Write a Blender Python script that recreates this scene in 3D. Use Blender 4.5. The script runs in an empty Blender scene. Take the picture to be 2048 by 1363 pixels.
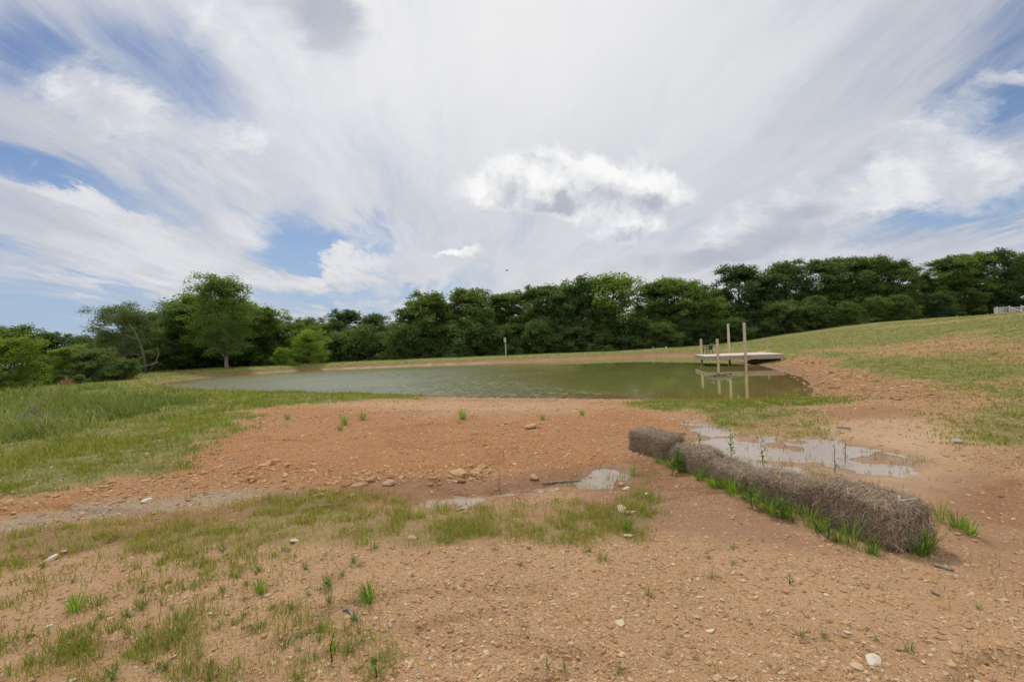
import bpy, math, random
import numpy as np
from mathutils import Vector, Matrix
C = bpy.context.scene.collection
scn = bpy.context.scene
R = math.radians

# ------------------------------------------------------------------ camera
EYE = 1.7
ROLL, PITCH = R(2.3), R(0.48)
F_PX = 1024.0
cr, sr, cp, sp = math.cos(ROLL), math.sin(ROLL), math.cos(PITCH), math.sin(PITCH)
fwd = np.array([0, cp, sp])
r0 = np.array([1.0, 0, 0]); u0 = np.array([0, -sp, cp])
right = cr * r0 - sr * u0
up = sr * r0 + cr * u0
cam_d = bpy.data.cameras.new('camera'); cam_d.lens = 18.0; cam_d.sensor_width = 36.0
cam_d.clip_start = 0.05; cam_d.clip_end = 6000
cam = bpy.data.objects.new('camera', cam_d); C.objects.link(cam)
M = Matrix(((right[0], up[0], -fwd[0], 0), (right[1], up[1], -fwd[1], 0), (right[2], up[2], -fwd[2], EYE), (0, 0, 0, 1)))
cam.matrix_world = M
scn.camera = cam

# ------------------------------------------------------------------ exposure, sun
scn.view_settings.view_transform = 'Standard'; scn.view_settings.look = 'None'
scn.view_settings.gamma = 1.0; scn.view_settings.exposure = 0.0
SUN_EL, SUN_AZ = R(58), R(-14)          # azimuth measured from straight ahead (+Y), negative = left
sun_d = bpy.data.lights.new('sun', 'SUN'); sun_d.energy = 2.5; sun_d.angle = R(4); sun_d.color = (1.0, 0.92, 0.80)
sun = bpy.data.objects.new('sun', sun_d); C.objects.link(sun)
sdir = Vector((math.sin(SUN_AZ) * math.cos(SUN_EL), math.cos(SUN_AZ) * math.cos(SUN_EL), math.sin(SUN_EL)))
sun.rotation_euler = sdir.to_track_quat('Z', 'Y').to_euler()
sun.location = (0, 0, 60)
scn.cycles.max_bounces = 8; scn.cycles.transparent_max_bounces = 8

# ------------------------------------------------------------------ node helper
class NT:
    def __init__(s, tree): s.t = tree; s.n = tree.nodes; s.l = tree.links
    def new(s, ty, **kw):
        n = s.n.new(ty)
        for k, v in kw.items(): setattr(n, k, v)
        return n
    def put(s, sock, v):
        if v is None: return
        if hasattr(v, 'is_output') or isinstance(v, bpy.types.NodeSocket): s.l.new(v, sock)
        else:
            if sock.type == 'RGBA' and isinstance(v, (tuple, list)) and len(v) == 3: v = (*v, 1)
            sock.default_value = v
    def m(s, op, a, b=None, c=None, clamp=False):
        n = s.new('ShaderNodeMath', operation=op, use_clamp=clamp)
        for i, v in enumerate((a, b, c)): s.put(n.inputs[i], v)
        return n.outputs[0]
    def v(s, op, a, b=None, scale=None):
        n = s.new('ShaderNodeVectorMath', operation=op)
        s.put(n.inputs[0], a); s.put(n.inputs[1], b)
        if scale is not None: s.put(n.inputs['Scale'], scale)
        return n.outputs['Value'] if op in ('DOT_PRODUCT', 'LENGTH', 'DISTANCE') else n.outputs[0]
    def noise(s, vec, scale, detail=4, rough=0.55, dist=0.0, col=False):
        n = s.new('ShaderNodeTexNoise'); s.put(n.inputs['Vector'], vec)
        n.inputs['Scale'].default_value = scale; n.inputs['Detail'].default_value = detail
        n.inputs['Roughness'].default_value = rough; n.inputs['Distortion'].default_value = dist
        return n.outputs['Color'] if col else n.outputs[0]
    def voro(s, vec, scale, feature='F1', out='Distance', rnd=1.0):
        n = s.new('ShaderNodeTexVoronoi', feature=feature); s.put(n.inputs['Vector'], vec)
        n.inputs['Scale'].default_value = scale; n.inputs['Randomness'].default_value = rnd
        return n.outputs[out]
    def step(s, x, a, b, smooth=True):
        n = s.new('ShaderNodeMapRange', clamp=True)
        n.interpolation_type = 'SMOOTHSTEP' if smooth else 'LINEAR'
        s.put(n.inputs[0], x); n.inputs[1].default_value = a; n.inputs[2].default_value = b
        return n.outputs[0]
    def mix(s, f, a, b, blend='MIX'):
        n = s.new('ShaderNodeMix', data_type='RGBA', blend_type=blend)
        s.put(n.inputs[0], f); s.put(n.inputs[6], a); s.put(n.inputs[7], b)
        return n.outputs[2]
    def mapping(s, vec, loc=(0, 0, 0), rot=(0, 0, 0), scale=(1, 1, 1), ty='POINT'):
        n = s.new('ShaderNodeMapping', vector_type=ty); s.put(n.inputs[0], vec)
        n.inputs[1].default_value = loc; n.inputs[2].default_value = rot; n.inputs[3].default_value = scale
        return n.outputs[0]
    def attr(s, name, out='Fac'):
        n = s.new('ShaderNodeAttribute'); n.attribute_name = name
        return n.outputs[out]

# ------------------------------------------------------------------ sky: Nishita with procedural cloud layers
world = bpy.data.worlds.new('World'); scn.world = world; world.use_nodes = True
world.cycles.sampling_method = 'MANUAL'; world.cycles.sample_map_resolution = 512
w = NT(world.node_tree); w.n.clear()
BG = 0.1
sky = w.new('ShaderNodeTexSky', sky_type='NISHITA'); sky.sun_disc = False
sky.sun_elevation = SUN_EL; sky.sun_rotation = SUN_AZ; sky.air_density = 1.0; sky.dust_density = 0.6; sky.ozone_density = 2.0
d = w.new('ShaderNodeTexCoord').outputs['Generated']
fx = w.m('MAXIMUM', w.v('DOT_PRODUCT', d, tuple(fwd)), 0.08)
U = w.m('DIVIDE', w.v('DOT_PRODUCT', d, tuple(right)), fx)
V = w.m('DIVIDE', w.v('DOT_PRODUCT', d, tuple(up)), fx)
cmb = w.new('ShaderNodeCombineXYZ'); w.l.new(U, cmb.inputs[0]); w.l.new(V, cmb.inputs[1])
P = cmb.outputs[0]
def centred(col): return w.v('SUBTRACT', col, (0.5, 0.5, 0.5))
wl = centred(w.noise(P, 2.2, 3, 0.5, col=True))
Pw = w.v('ADD', P, w.v('SCALE', wl, scale=0.16))
# high cloud sheet: streaks parallel on a plane overhead, so they fan out from a point on the horizon
dxyz = w.new('ShaderNodeSeparateXYZ'); w.l.new(d, dxyz.inputs[0]); zc = w.m('MAXIMUM', w.m('ADD', dxyz.outputs[2], .09), 0.03)
va = R(-4); ax_ = w.v('DOT_PRODUCT', d, (math.cos(va), -math.sin(va), 0)); ay_ = w.v('DOT_PRODUCT', d, (math.sin(va), math.cos(va), 0))
cq = w.new('ShaderNodeCombineXYZ'); w.l.new(w.m('DIVIDE', ax_, zc), cq.inputs[0]); w.l.new(w.m('DIVIDE', ay_, zc), cq.inputs[1]); Q0 = cq.outputs[0]
Q = w.v('ADD', Q0, w.v('SCALE', centred(w.noise(Q0, .7, 4, .55, col=True)), scale=.55))
streak = w.noise(w.mapping(Q, scale=(1.5, .30, 1.0)), 1.0, 9, 0.62)
streak2 = w.noise(w.mapping(Q, rot=(0, 0, R(12)), scale=(2.6, .6, 1.0)), 1.0, 9, 0.64)
wc = centred(w.noise(P, 11, 9, 0.62, col=True))
Pc = w.v('ADD', w.v('ADD', P, w.v('SCALE', wc, scale=0.105)), w.v('SCALE', centred(w.noise(P, 40, 5, 0.6, col=True)), scale=0.022))
wi = centred(w.noise(w.mapping(P, rot=(0, 0, R(35)), scale=(1.0, 2.4, 1.0)), 5, 8, 0.64, col=True))
Pi = w.v('ADD', P, w.v('SCALE', wi, scale=0.16))
def blob(vec, px, py, ax, ay, rot=0):
    """soft spot in the sky; px,py,ax,ay in photograph pixels (tangent-plane angles), rot in degrees"""
    mp = w.mapping(vec, loc=((px - 1024) / 1024, (681.5 - py) / 1024, 0), rot=(0, 0, R(rot)), scale=(ax / 1024, ay / 1024, 1), ty='TEXTURE')
    g = w.new('ShaderNodeTexGradient', gradient_type='SPHERICAL'); w.l.new(mp, g.inputs[0])
    return g.outputs['Fac']
def total(vec, lst):
    acc = None
    for (px, py, ax, ay, rot, k) in lst:
        b = w.m('MULTIPLY', w.step(blob(vec, px, py, ax, ay, rot), 0.0, 1.0), k)
        acc = b if acc is None else w.m('ADD', acc, b)
    return acc
skyc = w.mix(1.0, sky.outputs[0], (BG * .62, BG * .71, BG * .84), 'MULTIPLY')
upz = w.new('ShaderNodeSeparateXYZ'); w.l.new(d, upz.inputs[0])
skyc = w.mix(w.m('MULTIPLY', w.step(upz.outputs[2], .34, -.02, False), .95), skyc, (0.40, 0.51, 0.69))
Ps = w.v('ADD', Pw, w.v('SCALE', centred(w.noise(w.mapping(Q, scale=(2.6, .7, 1.0)), 1.3, 9, 0.66, col=True)), scale=0.22))
holes = total(Ps, [(80, 335, 430, 100, -14, 1.25), (590, 440, 130, 70, 30, .8), (690, 480, 190, 62, 2, 1.0), (620, 500, 180, 40, -4, .6), (-40, 480, 260, 60, -10, .8), (60, 655, 520, 150, 0, 1.2), (2020, 180, 330, 120, 24, 1.0),
                   (1930, 418, 330, 55, 14, 1.25), (260, 130, 440, 110, -28, 0.62), (30, 120, 200, 130, 0, .8), (770, 590, 330, 60, 10, .85), (2060, 40, 300, 100, 22, .55), (560, 600, 260, 60, -4, .7), (1990, 320, 140, 40, 10, .5)])
fib = w.noise(w.mapping(Q, rot=(0, 0, R(-6)), scale=(3.4, .55, 1.0)), 1.0, 10, 0.66)
cover = w.m('SUBTRACT', w.m('ADD', 0.80, w.m('MULTIPLY', w.m('SUBTRACT', fib, 0.5), 1.7)), holes)
cover = w.m('ADD', cover, total(Ps, [(320, 470, 360, 75, -14, .75), (330, 545, 430, 60, -14, .75), (100, 400, 260, 26, -8, .5), (640, 545, 330, 46, 10, .55), (800, 570, 280, 30, 24, .45), (1150, 120, 620, 420, 0, .5), (1200, 560, 500, 120, 0, .3)]))
veil = w.m('MULTIPLY', w.step(cover, -0.30, 1.05), 0.97)
glow = w.step(blob(P, 960, -40, 1150, 760, 0), 0.0, 0.9)
vc = w.mix(glow, (0.60, 0.615, 0.665), (0.95, 0.94, 0.92))
vc = w.mix(w.step(w.v('DOT_PRODUCT', d, tuple(fwd)), .05, -.35), vc, (1.55, 1.50, 1.42))      # unseen cloud behind the viewer, brightness added to lift camera-facing sides
vc = w.mix(w.m('MULTIPLY', w.step(blob(P, 1080, 590, 900, 230, 0), 0, .8), .75), vc, (0.75, 0.745, 0.755))
# thin grey and white streaks inside the veil
vc = w.mix(w.m('MULTIPLY', w.step(streak2, .36, .64), .45), w.mix(1.0, vc, (0.88, 0.89, 0.92), 'MULTIPLY'), w.mix(.35, vc, (.86, .86, .86)))
vc = w.mix(w.m('MULTIPLY', w.step(streak, .5, .72), .36), vc, w.mix(1.0, vc, (1.14, 1.13, 1.11), 'MULTIPLY'))
plume = total(Ps, [(330, 470, 330, 70, -16, 1.0), (300, 530, 420, 60, -12, .9), (500, 440, 130, 70, -20, .8), (120, 400, 260, 30, -8, .8), (620, 540, 330, 40, 8, .7), (780, 480, 260, 60, 28, .6), (420, 330, 360, 60, -22, .6), (200, 560, 330, 40, -14, .7)])
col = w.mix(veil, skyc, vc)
col = w.mix(w.m('MULTIPLY', w.step(w.m('ADD', w.m('MULTIPLY', plume, .8), w.m('MULTIPLY', w.m('SUBTRACT', fib, .5), 1.6)), .12, 1.0), .8), col, (0.80, 0.80, 0.82))
# wind-torn cumulus (left, right bank)
tornd = total(Pi, [(215, 215, 300, 115, -20, 1.2), (480, 262, 130, 55, -8, .95), (450, 60, 300, 110, -22, 0.6), (1860, 285, 260, 130, 24, .95),
                   (1960, 360, 280, 90, 12, .95), (1640, 400, 360, 90, 12, .75), (1500, 470, 300, 60, 8, .7), (660, 60, 200, 150, -45, .8), (2040, 150, 110, 40, 5, .9), (1640, 505, 460, 50, 4, .6), (1270, 235, 90, 30, -50, .35)])
tn = w.noise(Pi, 8, 10, 0.66)
tornf = w.m('MULTIPLY', w.step(w.m('ADD', tornd, w.m('MULTIPLY', w.m('SUBTRACT', tn, 0.5), 1.5)), 0.15, 0.95), 0.85)
tornc = w.mix(w.step(w.noise(Pi, 9, 8, 0.62), 0.35, 0.68), (0.62, 0.64, 0.70), (0.88, 0.88, 0.88))
col = w.mix(tornf, col, tornc)
Pg = w.v('ADD', P, w.v('SCALE', wi, scale=0.10))
grey1 = total(Pg, [(655, 45, 130, 110, -50, .95), (560, 10, 220, 50, -10, .5), (1610, 425, 160, 40, 16, .75), (1470, 497, 230, 34, 10, .8), (1800, 470, 190, 36, 0, .5), (230, 225, 200, 45, -14, .45), (1580, 470, 220, 60, 14, .4), (2030, 440, 60, 16, 0, .6), (1330, 530, 300, 40, 6, .3)])
gn = w.m('MULTIPLY', w.m('SUBTRACT', w.noise(Pg, 9, 8, .62), .5), .7)
col = w.mix(w.m('MULTIPLY', w.step(w.m('ADD', grey1, gn), 0.05, 0.95), 0.75), col, (0.41, 0.44, 0.53))
# cumulus in the middle: noise relief, thick parts grey, thin sunward rims white
CUM = [(985, 365, 110, 70, 0, 1.15), (1120, 348, 135, 88, 0, 1.45), (1245, 368, 145, 70, -8, 1.25), (1335, 384, 95, 36, -6, .95), (1150, 410, 220, 40, -4, .8),
       (1265, 460, 125, 50, 0, 1.0), (925, 503, 55, 22, 0, 1.15), (880, 508, 34, 11, 0, .7), (1290, 325, 50, 50, 0, .5)]
cd_ = w.m('ADD', total(Pc, CUM), w.m('MULTIPLY', w.m('SUBTRACT', w.noise(Pc, 13, 8, 0.58), 0.5), 1.2))
cumf = w.step(cd_, 0.12, 0.85)
low = total(Pc, [(1000, 392, 110, 46, 0, .8), (1120, 400, 140, 50, 0, .95), (1275, 396, 140, 44, -6, .95), (1245, 475, 90, 28, 0, .8), (930, 515, 42, 9, 0, .6), (1180, 420, 220, 28, -4, .5)])
Pi2 = w.v('ADD', P, w.v('SCALE', wc, scale=0.045))
rel = w.m('SUBTRACT', w.noise(w.v('ADD', Pc, (0.006, -0.014, 0)), 17, 8, 0.62), w.noise(w.v('ADD', Pc, (-0.006, 0.014, 0)), 17, 8, 0.62))
relb = w.m('SUBTRACT', w.noise(w.v('ADD', Pi2, (0.004, -0.024, 0)), 8.5, 4, 0.55), w.noise(w.v('ADD', Pi2, (-0.004, 0.024, 0)), 8.5, 4, 0.55))
dk_ = w.m('ADD', w.m('MULTIPLY', low, .74), w.m('ADD', w.m('ADD', w.m('MULTIPLY', rel, 1.3), w.m('MULTIPLY', relb, 1.9)), w.m('MULTIPLY', w.m('SUBTRACT', cd_, .75), .16)))
dark = w.m('MULTIPLY', w.step(dk_, -.30, 1.25), 1.0)
cumc = w.mix(dark, (0.97, 0.97, 0.96), (0.45, 0.48, 0.55))
col = w.mix(w.m('MULTIPLY', cumf, 0.96), col, cumc)
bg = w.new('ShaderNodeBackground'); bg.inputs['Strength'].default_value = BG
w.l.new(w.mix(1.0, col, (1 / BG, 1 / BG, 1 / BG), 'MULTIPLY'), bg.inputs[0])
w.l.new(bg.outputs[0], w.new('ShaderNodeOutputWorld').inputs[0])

# ------------------------------------------------------------------ numpy helpers
rng = np.random.default_rng(7)
def sstep(a, b, x):
    t = np.clip((x - a) / (b - a), 0, 1); return t * t * (3 - 2 * t)
def _hash(ix, iy, seed):
    h = (ix.astype(np.int64) * 374761393 + iy.astype(np.int64) * 668265263 + seed * 1274126177) & 0x7fffffff
    h = ((h ^ (h >> 13)) * 1274126177) & 0x7fffffff
    return ((h ^ (h >> 16)) & 0xffff) / 65535.0
def vnoise(x, y, seed=0):
    ix, iy = np.floor(x), np.floor(y); fx_, fy_ = x - ix, y - iy
    fx_ = fx_ * fx_ * (3 - 2 * fx_); fy_ = fy_ * fy_ * (3 - 2 * fy_)
    a, b = _hash(ix, iy, seed), _hash(ix + 1, iy, seed); c, e = _hash(ix, iy + 1, seed), _hash(ix + 1, iy + 1, seed)
    return (a + (b - a) * fx_) * (1 - fy_) + (c + (e - c) * fx_) * fy_
def fbm(x, y, sc, octv=4, seed=0, gain=0.5):
    x = np.asarray(x, float) * sc; y = np.asarray(y, float) * sc; s = 0; a = 1; tot = 0
    for o in range(octv):
        s = s + a * vnoise(x + 17.3 * o, y - 9.1 * o, seed + o); tot += a; a *= gain; x = x * 2.03; y = y * 2.03
    return s / tot                                    # 0..1
def sd_poly(x, y, poly):
    """signed distance, negative inside"""
    x = np.asarray(x, float); y = np.asarray(y, float); p = np.asarray(poly, float); n = len(p)
    dmin = np.full(x.shape, 1e18); ins = np.zeros(x.shape, bool)
    for i in range(n):
        a, b = p[i], p[(i + 1) % n]; e = b - a; wx, wy = x - a[0], y - a[1]
        t = np.clip((wx * e[0] + wy * e[1]) / max(e @ e, 1e-12), 0, 1)
        dmin = np.minimum(dmin, (wx - e[0] * t) ** 2 + (wy - e[1] * t) ** 2)
        cond = (a[1] > y) != (b[1] > y)
        xi = a[0] + (y - a[1]) / (b[1] - a[1] if b[1] != a[1] else 1e-12) * e[0]
        ins ^= cond & (x < xi)
    dd = np.sqrt(dmin); return np.where(ins, -dd, dd)
def sd_line(x, y, pts):
    p = np.asarray(pts, float); dmin = np.full(np.shape(x), 1e18); side = np.zeros(np.shape(x))
    for i in range(len(p) - 1):
        a, b = p[i], p[i + 1]; e = b - a; wx, wy = x - a[0], y - a[1]
        t = np.clip((wx * e[0] + wy * e[1]) / (e @ e), 0, 1)
        q = (wx - e[0] * t) ** 2 + (wy - e[1] * t) ** 2
        better = q < dmin; dmin = np.where(better, q, dmin); side = np.where(better, np.sign(e[0] * wy - e[1] * wx), side)
    return np.sqrt(dmin), side
def ray(px, py):
    px = np.asarray(px, float); py = np.asarray(py, float)
    a = ((px - 1024) / F_PX)[..., None]; b = ((681.5 - py) / F_PX)[..., None]
    return a * right + b * up + fwd
def at_depth(px, py, Y):
    r = ray(px, py); return np.array([0, 0, EYE]) + r * (Y / r[..., 1:2] if r.ndim > 1 else Y / r[1])

# ------------------------------------------------------------------ terrain height
WZ = -0.45                                             # pond level
POND = [(8.8, 16.8), (6.6, 17.1), (4.2, 18.4), (1.8, 19.6), (-0.5, 20.8), (-3.9, 22.9), (-8.2, 25.9), (-13.7, 29.7), (-22, 36), (-27, 40.3), (-30.5, 43.5), (-32.5, 48),
        (-32.5, 53.5), (-31.3, 60), (-27, 65.2), (-21, 66.5), (-11, 66.9), (-1.5, 66.7), (8, 66.8), (14, 66.8), (18, 66.4), (21, 63), (22, 57), (21.4, 51), (20.6, 48), (19.3, 43), (17.9, 38.2),
        (17.4, 35.5), (16.1, 31), (14.5, 25.9), (12.9, 22.3), (11.3, 19.3), (10.0, 17.3)]
LEFT_EDGE = [(-7.5, -30), (-7.5, 4), (-9.5, 9), (-12.5, 14), (-19, 21), (-29, 30.5), (-38.5, 41), (-46, 56), (-45, 66), (-38, 73.5), (-10, 75.5), (25, 76.5), (45, 79), (80, 90), (140, 110)]
def hill(x, y):
    s = x - 0.15 * (y - 50)
    h = 2.8 * sstep(18, 54, s) * sstep(-5, 18, y) ** 0.6
    return h + 0.2 * sstep(7, 16, x - 0.1 * y) * sstep(8, 16, y)
CHANNEL = [(2.0, 6.6), (1.1, 6.1), (-0.4, 5.6), (-1.9, 5.75), (-3.2, 5.9), (-4.6, 5.6), (-6.1, 5.4), (-9, 5.2)]
BIGPUD = None; SMALLPUD = None; SEEP = None
def height(x, y, fine=False):
    x = np.asarray(x, float); y = np.asarray(y, float)
    sd = sd_poly(x, y, POND)
    G = hill(x, y) + 0.14 * np.exp(-((x + 3) / 5) ** 2 - ((y - 11) / 3.6) ** 2)
    G = G + 0.27 * sstep(52, 64, y) * (1 - sstep(20, 34, x))
    G = G - 0.24 * sstep(-7, -19, x) * (1 - sstep(46, 58, y))
    dl, side = sd_line(x, y, LEFT_EDGE)
    out = np.where(side > 0, dl, 0)
    drop = 0.30 * out * sstep(0, 4, out); cap = np.where(x > 0, 1.2, 4.6)
    drop = cap * (1 - np.exp(-drop / cap))
    G = G - drop * (1 - 0.85 * sstep(30, 50, x))
    dc, _ = sd_line(x, y, CHANNEL)
    G = G - 0.05 * np.exp(-(dc / 0.45) ** 2)
    G = G - .42 * np.exp(-((x - 18.9) / 1.5) ** 2 - ((y - 36.6) / 1.3) ** 2)
    fw = sstep(45, 60, y)
    width = (5.2 * (1 - fw) + 2.2 * fw) * (1 - 0.42 * sstep(9, 13, x) * (1 - fw))
    t = np.clip(sd / width, 0, 1)
    prof = 1 - (1 - t) ** 1.7
    z = np.where(sd > 0, WZ + (G - WZ) * prof, WZ - 0.9 * sstep(0, 7, -sd) - 0.012 * np.minimum(-sd, 3))
    und = (fbm(x, y, 0.25, 3, 3) - 0.5) * 0.12 * sstep(0.5, 4, sd) * sstep(1, 6, np.hypot(x, y))
    z = z + und * (0.6 + 0.6 * sstep(12, 30, np.hypot(x, y)))
    if BIGPUD is not None:
        for poly, lev, dep, soft in ((BIGPUD, -0.03, 0.05, 0.9), (SMALLPUD, -0.05, 0.045, 0.35), (SEEP, -0.055, 0.02, 0.16)):
            sp_ = sd_poly(x, y, poly) + (fbm(x, y, 1.3, 4, 21) - 0.5) * 1.1 * soft - (0.12 if soft > .5 else .10 if soft > .2 else -.03)
            k = 1 - sstep(0.0, soft * 1.4, sp_)
            z = z * (1 - k) + (lev + 0.012 * np.clip(sp_ / soft, -1, 1.5) * 2.0) * k
            z = z - dep * 0.4 * sstep(0, 1.0, -sp_)
            z = z + (fbm(x, y, 2.6 if soft > .2 else 7.0, 4, 23) - (0.46 if soft > .2 else .36)) * (0.11 if soft > .2 else .35) * soft * k
    if fine:
        rr = np.hypot(x, y)
        rl = np.abs(fbm(x * .55 + y * .25, y * .9 - x * .15, .55, 4, 91) - .5); z = z - .045 * np.exp(-(rl / .018) ** 2) * sstep(.6, 2.5, sd) * (1 - sstep(30, 45, rr)) * (1 - smooth_zone(x, y))
        z = z + (fbm(x, y, 3.0, 4, 5) - 0.5) * 0.035 * sstep(0.3, 2.0, sd) * (1 - smooth_zone(x, y))
        z = z + (fbm(x, y, 18.0, 3, 8) - 0.5) * 0.016 * (1 - sstep(8, 14, rr)) * (1 - smooth_zone(x, y))
    return z
def Wpix(px, py):
    """pixel -> point on the bare terrain"""
    r = ray(px, py); t = np.geomspace(1.2, 400, 1400)
    p = np.array([0, 0, EYE]) + r * t[:, None]
    under = p[:, 2] < height(p[:, 0], p[:, 1])
    i = int(np.argmax(under)) if under.any() else len(t) - 1
    lo, hi = t[max(i - 1, 0)], t[i]
    for _ in range(14):
        mid = 0.5 * (lo + hi); q = np.array([0, 0, EYE]) + r * mid
        if q[2] < float(height(q[0], q[1])): hi = mid
        else: lo = mid
    q = np.array([0, 0, EYE]) + r * hi
    return q
def Wpoly(pts): return [tuple(Wpix(a, b)[:2]) for a, b in pts]
BIG_PX = [(1380, 845), (1402, 838), (1440, 860), (1500, 873), (1560, 878), (1640, 872), (1700, 886), (1760, 901), (1825, 918), (1762, 933), (1700, 936), (1640, 922), (1600, 928), (1640, 946),
          (1590, 952), (1540, 940), (1480, 915), (1420, 900), (1345, 889), (1388, 870), (1394, 858)]
SMALL_PX = [(1158, 966), (1190, 942), (1214, 928), (1240, 930), (1236, 958), (1200, 966)]
SEEP_PX = [(800, 1011), (850, 997), (900, 992), (960, 986), (1030, 974), (1090, 968), (1130, 966), (1090, 980), (1000, 992), (960, 1003), (890, 1010)]
_a, _s, _c = Wpoly(BIG_PX), Wpoly(SMALL_PX), Wpoly(SEEP_PX); BIGPUD, SMALLPUD, SEEP = _a, _s, _c

# ------------------------------------------------------------------ ground cover fields, all in world XY
Z = {}
def zone(name, pts): Z[name] = np.array(Wpoly(pts))
zone('left_lawn', [(-300, 1030), (0, 1002), (150, 985), (270, 950), (345, 925), (400, 885), (470, 850), (520, 812), (680, 802), (840, 798), (830, 791), (700, 787), (550, 782), (400, 775), (320, 768), (310, 752), (600, 738), (600, 730), (320, 742), (120, 768), (0, 785), (-300, 815)])
zone('tall', [(-300, 930), (0, 905), (120, 880), (230, 850), (330, 820), (330, 800), (260, 785), (120, 775), (0, 790), (-300, 820)])
zone('swale', [(-200, 1130), (0, 1112), (350, 1104), (700, 1094), (1000, 1084), (1285, 1078), (1310, 1000), (1300, 945), (1245, 960), (1230, 1010), (1160, 1000), (1000, 1005), (850, 1012), (720, 985), (560, 986), (300, 1030), (0, 1062), (-200, 1075)])
zone('swalelow', [(-200, 1130), (0, 1112), (350, 1104), (700, 1094), (1000, 1084), (1285, 1078), (1300, 960), (1250, 1000), (1200, 1040), (1000, 1046), (700, 1050), (300, 1062), (-200, 1085)])
zone('grey', [(-200, 1060), (0, 1036), (250, 1000), (480, 980), (600, 982), (400, 1008), (200, 1034), (0, 1064), (-200, 1085)])
zone('berm', [(1245, 808), (1400, 801), (1560, 796), (1740, 786), (1752, 798), (1620, 811), (1480, 817), (1330, 820)])
zone('pudgrass', [(1390, 818), (1640, 812), (1660, 835), (1700, 866), (1640, 874), (1540, 880), (1460, 866), (1400, 842)])
zone('fgleft', [(-300, 1125), (420, 1108), (560, 1130), (700, 1160), (770, 1230), (760, 1400), (-300, 1500)])
zone('mound', [(-200, 1030), (0, 1010), (270, 958), (400, 890), (530, 815), (700, 803), (1000, 799), (1250, 808), (1330, 832), (1385, 850), (1370, 880), (1262, 870), (1240, 925), (1100, 942), (700, 965), (500, 985), (250, 998), (-200, 1060)])
zone('redclay', [(1160, 1005), (1240, 935), (1262, 912), (1330, 930), (1460, 990), (1600, 1060), (1720, 1115), (1500, 1085), (1330, 1062), (1190, 1045)])
zone('channel', [(690, 968), (1000, 944), (1180, 932), (1250, 925), (1240, 965), (1000, 1000), (820, 1010), (700, 988)])
zone('seep', [(820, 1008), (870, 994), (960, 989), (1040, 972), (1120, 968), (1080, 985), (970, 1001), (900, 1009)])
zone('silt', [(1620, 848), (1700, 836), (1850, 838), (1930, 868), (1955, 900), (1900, 965), (1860, 1005), (1700, 985), (1560, 950), (1640, 920), (1800, 925)])
zone('wetright', [(1640, 814), (1800, 804), (1840, 826), (1700, 838), (1650, 832)])
zone('wetlow', [(1700, 955), (1900, 940), (2048, 960), (2200, 1010), (2100, 1060), (1900, 1040), (1760, 1000)])
zone('rightdirt', [(1880, 1010), (2100, 960), (2300, 1000), (2300, 1250), (2048, 1180), (1900, 1110)])
zone('ridge', [(1530, 692), (1700, 666), (2048, 630), (2300, 606), (2300, 628), (2048, 650), (1700, 690), (1560, 712)])
zone('rubble', [(1545, 728), (1580, 712), (1640, 716), (1720, 745), (1900, 772), (1880, 800), (1760, 800), (1640, 796), (1618, 770), (1590, 745)])
zone('rubble2', [(1690, 690), (2048, 672), (2200, 690), (2200, 730), (2048, 722), (1750, 712)])
zone('clods', [(-200, 1010), (0, 988), (270, 955), (420, 905), (700, 935), (1000, 935), (1000, 955), (700, 972), (420, 985), (200, 1005), (-200, 1050)])
zone('shorepale', [(640, 806), (900, 800), (1160, 802), (1240, 812), (1000, 830), (760, 822)])
zone('patch1', [(1680, 716), (1790, 722), (1800, 740), (1690, 740)])
zone('patch2', [(1620, 748), (1760, 745), (1900, 752), (1880, 764), (1700, 762)])
zone('patch3', [(1830, 835), (2048, 800), (2150, 830), (2150, 905), (1960, 890), (1930, 865)])
def inz(name, x, y, soft, amp, sc=1.0, seed=0):
    p = Z[name]; x = np.asarray(x, float); y = np.asarray(y, float); res = np.zeros(x.shape)
    mgn = soft + amp + 0.5
    bb = (x > p[:, 0].min() - mgn) & (x < p[:, 0].max() + mgn) & (y > p[:, 1].min() - mgn) & (y < p[:, 1].max() + mgn)
    if bb.any():
        s = sd_poly(x[bb], y[bb], p) + (fbm(x[bb], y[bb], sc, 4, seed) - 0.5) * 2 * amp
        res[bb] = 1 - sstep(-soft, soft, s)
    return res
def smooth_zone(x, y):
    return np.clip(inz('silt', x, y, .3, .2) + inz('wetright', x, y, .3, .2) + (sd_poly(x, y, BIGPUD) < 0.3), 0, 1)
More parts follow.
